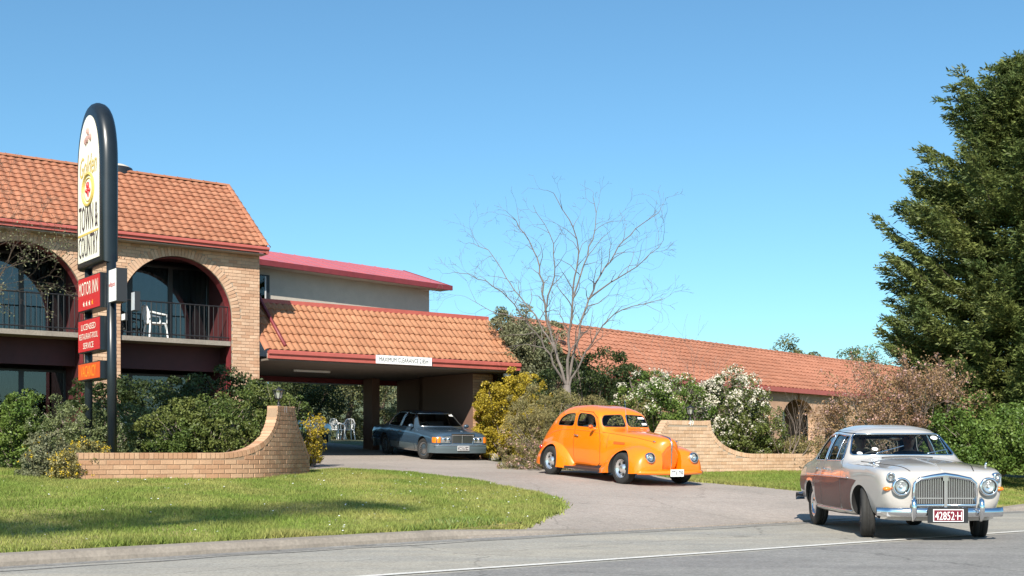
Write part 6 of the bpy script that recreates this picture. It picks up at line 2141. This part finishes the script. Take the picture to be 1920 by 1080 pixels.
# ------------------------------------------------------------------ blue sedan under the carport (and the dark one behind the pier)
def sedan(name, label, loc, hd, paint, dark, detail=True, pitch=0.0):
    rows = [row(.84, .40, .66, .76, .52, .73, .66, .52, .74, .30, .755, .76),
            row(.80, .34, .72, .82, .52, .80, .68, .58, .785, .32, .80, .805),
            row(.60, .24, .76, .87, .52, .84, .76, .62, .835, .34, .855, .86),
            row(.10, .22, .79, .895, .52, .86, .81, .66, .88, .36, .905, .91),
            row(-.40, .20, .80, .905, .52, .87, .845, .70, .915, .38, .945, .95),
            row(-.52, .20, .80, .908, .52, .87, .85, .73, .93, .44, .97, .975),
            row(-1.20, .20, .81, .91, .52, .865, .875, .60, 1.325, .42, 1.375, 1.385),
            row(-1.45, .20, .81, .91, .52, .86, .88, .60, 1.365, .42, 1.415, 1.425),
            row(-1.95, .20, .81, .91, .52, .86, .89, .595, 1.38, .42, 1.43, 1.44),
            row(-2.45, .20, .81, .91, .52, .86, .895, .585, 1.36, .41, 1.41, 1.42),
            row(-2.68, .20, .80, .908, .52, .855, .90, .58, 1.315, .40, 1.365, 1.375),
            row(-3.25, .20, .80, .905, .52, .85, .90, .66, .965, .40, .995, 1.0),
            row(-3.45, .21, .79, .90, .52, .845, .885, .64, .945, .36, .965, .97),
            row(-4.00, .24, .75, .87, .52, .82, .84, .60, .90, .34, .925, .93),
            row(-4.10, .34, .68, .80, .52, .77, .76, .56, .83, .32, .85, .855)]
    c = Car(Loft(rows), -4.10, .84, paint, 90, 32)
    r = c.root(name, label, 'car', loc, hd)
    r.rotation_euler = (0, pitch, math.atan2(hd[1], hd[0]))
    c.hollow(-3.0, -.56, .05, .38)
    ws = rpoly([(-.70, .965), (.70, .965), (.575, 1.335), (-.575, 1.335)], .05)
    rw = rpoly([(-.62, 1.0), (.62, 1.0), (.52, 1.32), (-.52, 1.32)], .06)
    fw = rpoly([(-.82, .93), (-1.20, 1.325), (-1.72, 1.37), (-1.72, .93)], .03)
    bw = rpoly([(-1.80, .93), (-1.80, 1.37), (-2.38, 1.345), (-2.62, 1.17), (-2.72, .94)], .04)
    c.window_cut([('x', 1, ws, -1.5, -.3), ('x', 1, rw, -3.5, -2.5), ('y', -1, fw, .4, 1.2), ('y', 1, fw, .4, 1.2), ('y', -1, bw, .4, 1.2), ('y', 1, bw, .4, 1.2)])
    c.wells([0.0, -2.935], .365, .52, 1.2, .33)
    for sd in (-1, 1):
        fd = c.split_door(sd, [(-.60, .34), (-.62, .85), (-.80, .91), (-1.19, 1.36), (-1.76, 1.395), (-1.76, .26), (-.66, .26)])
        bd = c.split_door(sd, [(-1.765, .265), (-1.765, 1.395), (-2.1, 1.39), (-2.42, 1.34), (-2.55, .80), (-2.50, .55), (-2.45, .265)])
        for (d_, x_) in ((fd, -1.62), (bd, -2.32)):
            c.line('handle', 'y', sd, [(x_, .78), (x_ - .16, .78)], .014, 'chrome', .018, parent=d_)
        c.patch('lower_cladding', 'y', sd, [(-.42, .46), (-.59, .46), (-.59, .26), (-.42, .26)], 'paint_bluegrey', .006)
        c.patch('cladding', 'y', sd, [(-.62, .46), (-1.75, .46), (-1.75, .275), (-.66, .275), (-.62, .32)], 'paint_bluegrey', .006, parent=fd)
        c.patch('cladding', 'y', sd, [(-1.78, .46), (-2.46, .46), (-2.44, .275), (-1.78, .275)], 'paint_bluegrey', .006, parent=bd)
        c.patch('lower_cladding', 'y', sd, [(-3.33, .46), (-4.0, .46), (-4.0, .3), (-3.31, .28)], 'paint_bluegrey', .006)
        c.line('cladding_trim', 'y', sd, [(.60, .50), (.40, .475)], .008, 'chrome', .006)
        for (nm, pw) in (('side_window', fw), ('rear_side_window', bw)):
            g = c.patch(nm, 'y', sd, pw, 'car_glass_dark', -.014)
            c.line('frame', 'y', sd, pw, .010, 'chrome', -.002, True, g)
        # headlamp block with amber corner
        hl = [(sd * .38, .53), (sd * .68, .53), (sd * .68, .70), (sd * .38, .715)]
        if sd < 0: hl = hl[::-1]
        h = c.patch('headlight', 'x', 1, hl, 'lens', .008, step=.03)
        for yy in (.43, .58):
            hh, _ = c.hit('x', sd * yy, .62, 1)
            MB().lathe([(.066, .0), (.060, .014), (.03, .022), (0, .024)], (hh.x + .006, sd * yy, .62), 'x', 20).build('reflector', 'chrome', h, True)
        am = [(sd * .695, .53), (sd * .79, .53), (sd * .785, .69), (sd * .695, .70)]
        c.patch('indicator', 'x', 1, am if sd > 0 else am[::-1], 'amber', .008, step=.03)
        am2 = [(.80, .53), (.64, .53), (.64, .69), (.80, .68)]
        c.patch('indicator', 'y', sd, am2, 'amber', .008, step=.03)
        MB().ball((-4.09, sd * .62, .70), (.03, .17, .09), 12, 8).build('tail_lamp', 'red_lens', r, True)
        hh, _ = c.hit('y', -.80, .93, sd)
        m_ = MB().ball(hh + Vector((.02, sd * .10, .04)), (.05, .09, .06), 12, 8).build('door_mirror', paint, r, True)
        MB().tube([hh, hh + Vector((.01, sd * .07, .02))], .018, 6).build('stem', 'rubber_trim', m_)
        c.line('bonnet_seam', 'z', 1, [(-.5, sd * .70), (.2, sd * .66), (.74, sd * .56)], .005, 'under', -.002)
    g = c.patch('windscreen', 'x', 1, ws, 'car_glass_dark', -.012)
    c.line('frame', 'x', 1, ws, .012, 'chrome_dull', .0, True, g)
    g = c.patch('rear_window', 'x', -1, rw, 'car_glass_dark', -.012)
    c.line('frame', 'x', -1, rw, .011, 'rubber_trim', .0, True, g)
    if detail: c.patch('windscreen_sticker', 'x', 1, rpoly([(.44, 1.27), (.60, 1.26), (.58, 1.31), (.44, 1.315)], .02), 'plate_white', -.002, step=.03)
    # grille with chrome surround, slats and centre bar
    g = MB().prism([(.82, -.33, .50), (.82, .33, .50), (.82, .355, .755), (.82, -.355, .755)], (.06, 0, 0)).build('grille', 'chrome_dull', r)
    mb = MB().tube([(.885, -.335, .50), (.885, .335, .50), (.885, .355, .765), (.885, -.355, .765)], .018, 6, closed=True); mb.build('surround', 'chrome', g)
    MB().box((.885, 0, .785), (.06, .74, .03)).build('top_bar', 'chrome', g)
    MB().box((.89, 0, .63), (.014, .018, .24)).build('centre_bar', 'chrome', g)
    for q in range(8): MB().box((.884, 0, .53 + .028 * q), (.012, .65, .009)).build('slat', 'chrome_dull', g)
    # upright star ring on the bonnet
    em = MB(); n = 20; c0 = Vector((.80, 0, .855))
    em.tube([c0 + Vector((0, .038 * math.cos(6.283 * k / n), .038 * math.sin(6.283 * k / n))) for k in range(n)], .004, 5, closed=True)
    for a in (90, 210, 330): em.tube([c0, c0 + Vector((0, .038 * math.cos(rad(a)), .038 * math.sin(rad(a))))], [.006, .002], 5)
    em.tube([c0 - Vector((0, 0, .038)), c0 - Vector((0, 0, .08))], .006, 5)
    em.build('bonnet_emblem', 'chrome', r, True)
    # deep plastic bumpers with a bright strip
    for (x, sg_) in ((.90, 1), (-4.16, -1)):
        prof = [(-.12, -.20), (.0, -.19), (.035, -.05), (.035, .04), (.0, .07), (-.12, .07)]
        mb = MB(); N = 24; k = len(prof)
        for i in range(N + 1):
            y = -.90 + 1.8 * i / N; dx = -.17 * (abs(y) / .9) ** 3 - (.22 if abs(y) > .88 else 0)
            for (a, b) in prof: mb.v.append((x + sg_ * (a + dx), y, .42 + b))
        for i in range(N):
            for j in range(k): mb.f.append((i * k + j, i * k + (j + 1) % k, (i + 1) * k + (j + 1) % k, (i + 1) * k + j))
        mb.f += [tuple(range(k)), tuple(range(N * k, (N + 1) * k))[::-1]]
        b = mb.build('bumper', 'paint_bluegrey' if detail else dark, r)
        mb = MB(); mb.tube([(x + sg_ * (.036 - .17 * (abs(-.88 + 1.76 * i / N) / .9) ** 3), -.88 + 1.76 * i / N, .455) for i in range(N + 1)], .014, 6); mb.build('strip', 'chrome', b, True)
        if sg_ > 0: MB().prism([(.78, -.78, .23), (.86, -.4, .22), (.86, .4, .22), (.78, .78, .23)], (0, 0, .05)).build('apron', 'rubber_trim', b)
    if detail: plate(r, (.945, -.0, .375), .375, .135, '24070·H', 'dark_letter', 'plate_white')
    for (x, sd) in ((0, -1), (0, 1), (-2.935, -1), (-2.935, 1)):
        wheel(r, (x, sd * .775, .315), .315, .20, .20, 'alloy', .22 if x == 0 else 0, sd)
    bench(r, -1.85, .5, -.66, -.08, 'curtain', .46, 1.08); bench(r, -1.85, .5, .08, .66, 'curtain', .46, 1.08); bench(r, -2.75, .5, -.68, .68, 'curtain', .46, 1.02)
    steering(r, (-1.12, -.37, .90))
    MB().box((-.78, 0, .88), (.25, 1.3, .12)).build('dashboard', 'rubber_trim', r)
    MB().box((-1.6, 0, .27), (4.4, 1.1, .1)).build('underbody', 'under', r)
    c.fin()
    return c
mh = (.475, -.88)
mz = zd(-1.88, 36.72)
mzr = zd(-1.88 - .475 * 2.935, 36.72 + .88 * 2.935)
sedan('blue_sedan', 'steel blue sedan with chrome grille driving out from under the carport', Vector((-1.88, 36.72, mz)), mh, 'paint_blue', 'paint_bluegrey', True, math.atan2(mzr - mz, 2.935))
bp_ = Vector((-8.15, 39.2, 0)); bp_.z = zd(bp_.x, bp_.y)
sedan('black_sedan', 'black parked car almost hidden behind the left entrance pier', bp_, (-.25, -.97), 'paint_black', 'paint_black', False)
# ================================================================== people in the cars
def person(label, car_loc, heading, seat, shirt, hair, lean=0.0, zoff=0.0):
    """seated driver or passenger: one continuous body, facing +x; seat is the hip point in car space"""
    ang = math.atan2(heading[1], heading[0])
    R = Matrix.Rotation(ang, 4, 'Z')
    loc = Vector(car_loc) + R @ Vector(seat)
    o = thing('person', loc, label, 'person', rotz=ang)
    mb = MB(); zones = []
    def limb(pts, rr, n=12):
        P = [Vector(p) for p in pts]
        mb.tube(P, rr, n)
        for p, q in zip(P, rr): mb.ball(p, q * .99, 10, 7)
    hd = Vector((-.10 + lean * .1, 0, .765))
    limb([(0, 0, .06), (-.05, 0, .22), (-.10, 0, .40), (-.12, 0, .52), (-.125, 0, .60)], [.15, .145, .155, .13, .065])
    for s_ in (-1, 1):
        mb.ball((0, s_ * .07, .06), (.14, .11, .11)); mb.ball((-.10, s_ * .09, .42), (.11, .10, .14))
        limb([(-.115, s_ * .02, .535), (-.115, s_ * .18, .53)], [.085, .07])
        limb([(0, s_ * .09, .06), (.42, s_ * .11, .09), (.44, s_ * .11, .06), (.52, s_ * .11, -.30)], [.095, .075, .065, .042])
        limb([(.50, s_ * .11, -.31), (.66, s_ * .12, -.32)], [.045, .038])
    limb([(-.125, 0, .58), (-.115, 0, .70)], [.06, .055])
    hands = []
    for s_, (hx, hy, hz) in ((-1, (.36, -.10, .45)), (1, (.36, .12, .46))):
        limb([(-.115, s_ * .19, .53), (.02, s_ * .25, .30), (.05, s_ * .245, .29), (hx - .09, hy * 1.2, hz - .04)], [.058, .047, .045, .03])
        h = Vector((hx, hy, hz)); hands.append(h)
        mb.ball(h - Vector((.045, 0, .01)), (.052, .04, .02))
        for q in range(4):
            yy = hy - .030 + .020 * q; L = (.040, .048, .046, .036)[q]
            mb.tube([h + Vector((-.01, yy - hy, 0)), h + Vector((.6 * L, yy - hy, .006)), h + Vector((L, yy - hy, -.018)), h + Vector((.7 * L, yy - hy, -.04))], [.0095, .0095, .009, .008], 6)
        mb.tube([h + Vector((-.05, -s_ * .03, 0)), h + Vector((-.015, -s_ * .052, .0)), h + Vector((.012, -s_ * .04, -.015))], [.012, .011, .009], 6)
    mb.ball(hd, (.098, .078, .118), 16, 12)
    mb.ball(hd + Vector((.035, 0, -.06)), (.062, .055, .06), 12, 8)
    mb.tube([hd + Vector((.085, 0, .02)), hd + Vector((.118, 0, -.022)), hd + Vector((.09, 0, -.03))], [.010, .016, .012], 6)
    mb.tube([hd + Vector((.088, -.025, -.062)), hd + Vector((.098, 0, -.06)), hd + Vector((.088, .025, -.062))], [.006, .009, .006], 6)
    for s_ in (-1, 1): mb.ball(hd + Vector((-.01, s_ * .08, 0)), (.022, .012, .032), 8, 6)
    t = temp_obj(mb)
    md = t.modifiers.new('r', 'REMESH'); md.mode = 'VOXEL'; md.voxel_size = .0115
    ms = t.modifiers.new('s', 'SMOOTH'); ms.iterations = 2; ms.factor = .5
    dg = bpy.context.evaluated_depsgraph_get(); dg.update()
    me = bpy.data.meshes.new_from_object(t.evaluated_get(dg))
    om = t.data; bpy.data.objects.remove(t); bpy.data.meshes.remove(om)
    me.materials.clear()
    for m in (shirt, 'skin', 'trousers'): me.materials.append(MATS[m])
    for p in me.polygons:
        c = p.center; k = 0
        if c.z > .605 or min((c - h).length for h in hands) < .12 or (c.x > .13 and c.z > .2): k = 1
        elif c.z < .15 and (c.x > .02 or c.z < .03): k = 2
        p.material_index = k; p.use_smooth = True
    me.name = 'body'
    b = put('body', me, None, o)
    hm = MB(); hm.ball(hd + Vector((-.014, 0, .018)), (.102, .086, .118), 16, 12)
    hv = MB(); keep = []
    for f in hm.f:
        c = sum((Vector(hm.v[i]) for i in f), Vector()) / len(f) - hd
        if c.z > .045 or (c.x < -.02 and c.z > -.06): keep.append(f)
    hm.f = keep
    hm.build('hair', hair, o, True)
    for s_ in (-1, 1): MB().ball(hd + Vector((.086, s_ * .032, .018)), (.012, .014, .010), 8, 6).build('eye', 'eye', o, True)
    return o
fl_ = bpy.data.objects['orange_hot_rod'].location
person('driver in a white shirt at the wheel of the orange hot rod', fl_, (.49, -.872), (-1.70, -.34, .66), 'shirt_white', 'hair_grey')
rl_ = bpy.data.objects['cream_saloon'].location
person('driver in dark clothes at the wheel of the cream saloon', rl_, (-.02, -1), (-1.66, -.36, .54), 'shirt_dark', 'hair_dark')
person('passenger in dark clothes beside the driver of the cream saloon', rl_, (-.02, -1), (-1.70, .36, .54), 'shirt_dark', 'hair_grey')
ml_ = bpy.data.objects['blue_sedan'].location
person('driver in a white shirt at the wheel of the blue sedan', ml_, mh, (-1.60, -.37, .48), 'shirt_white', 'hair_grey')
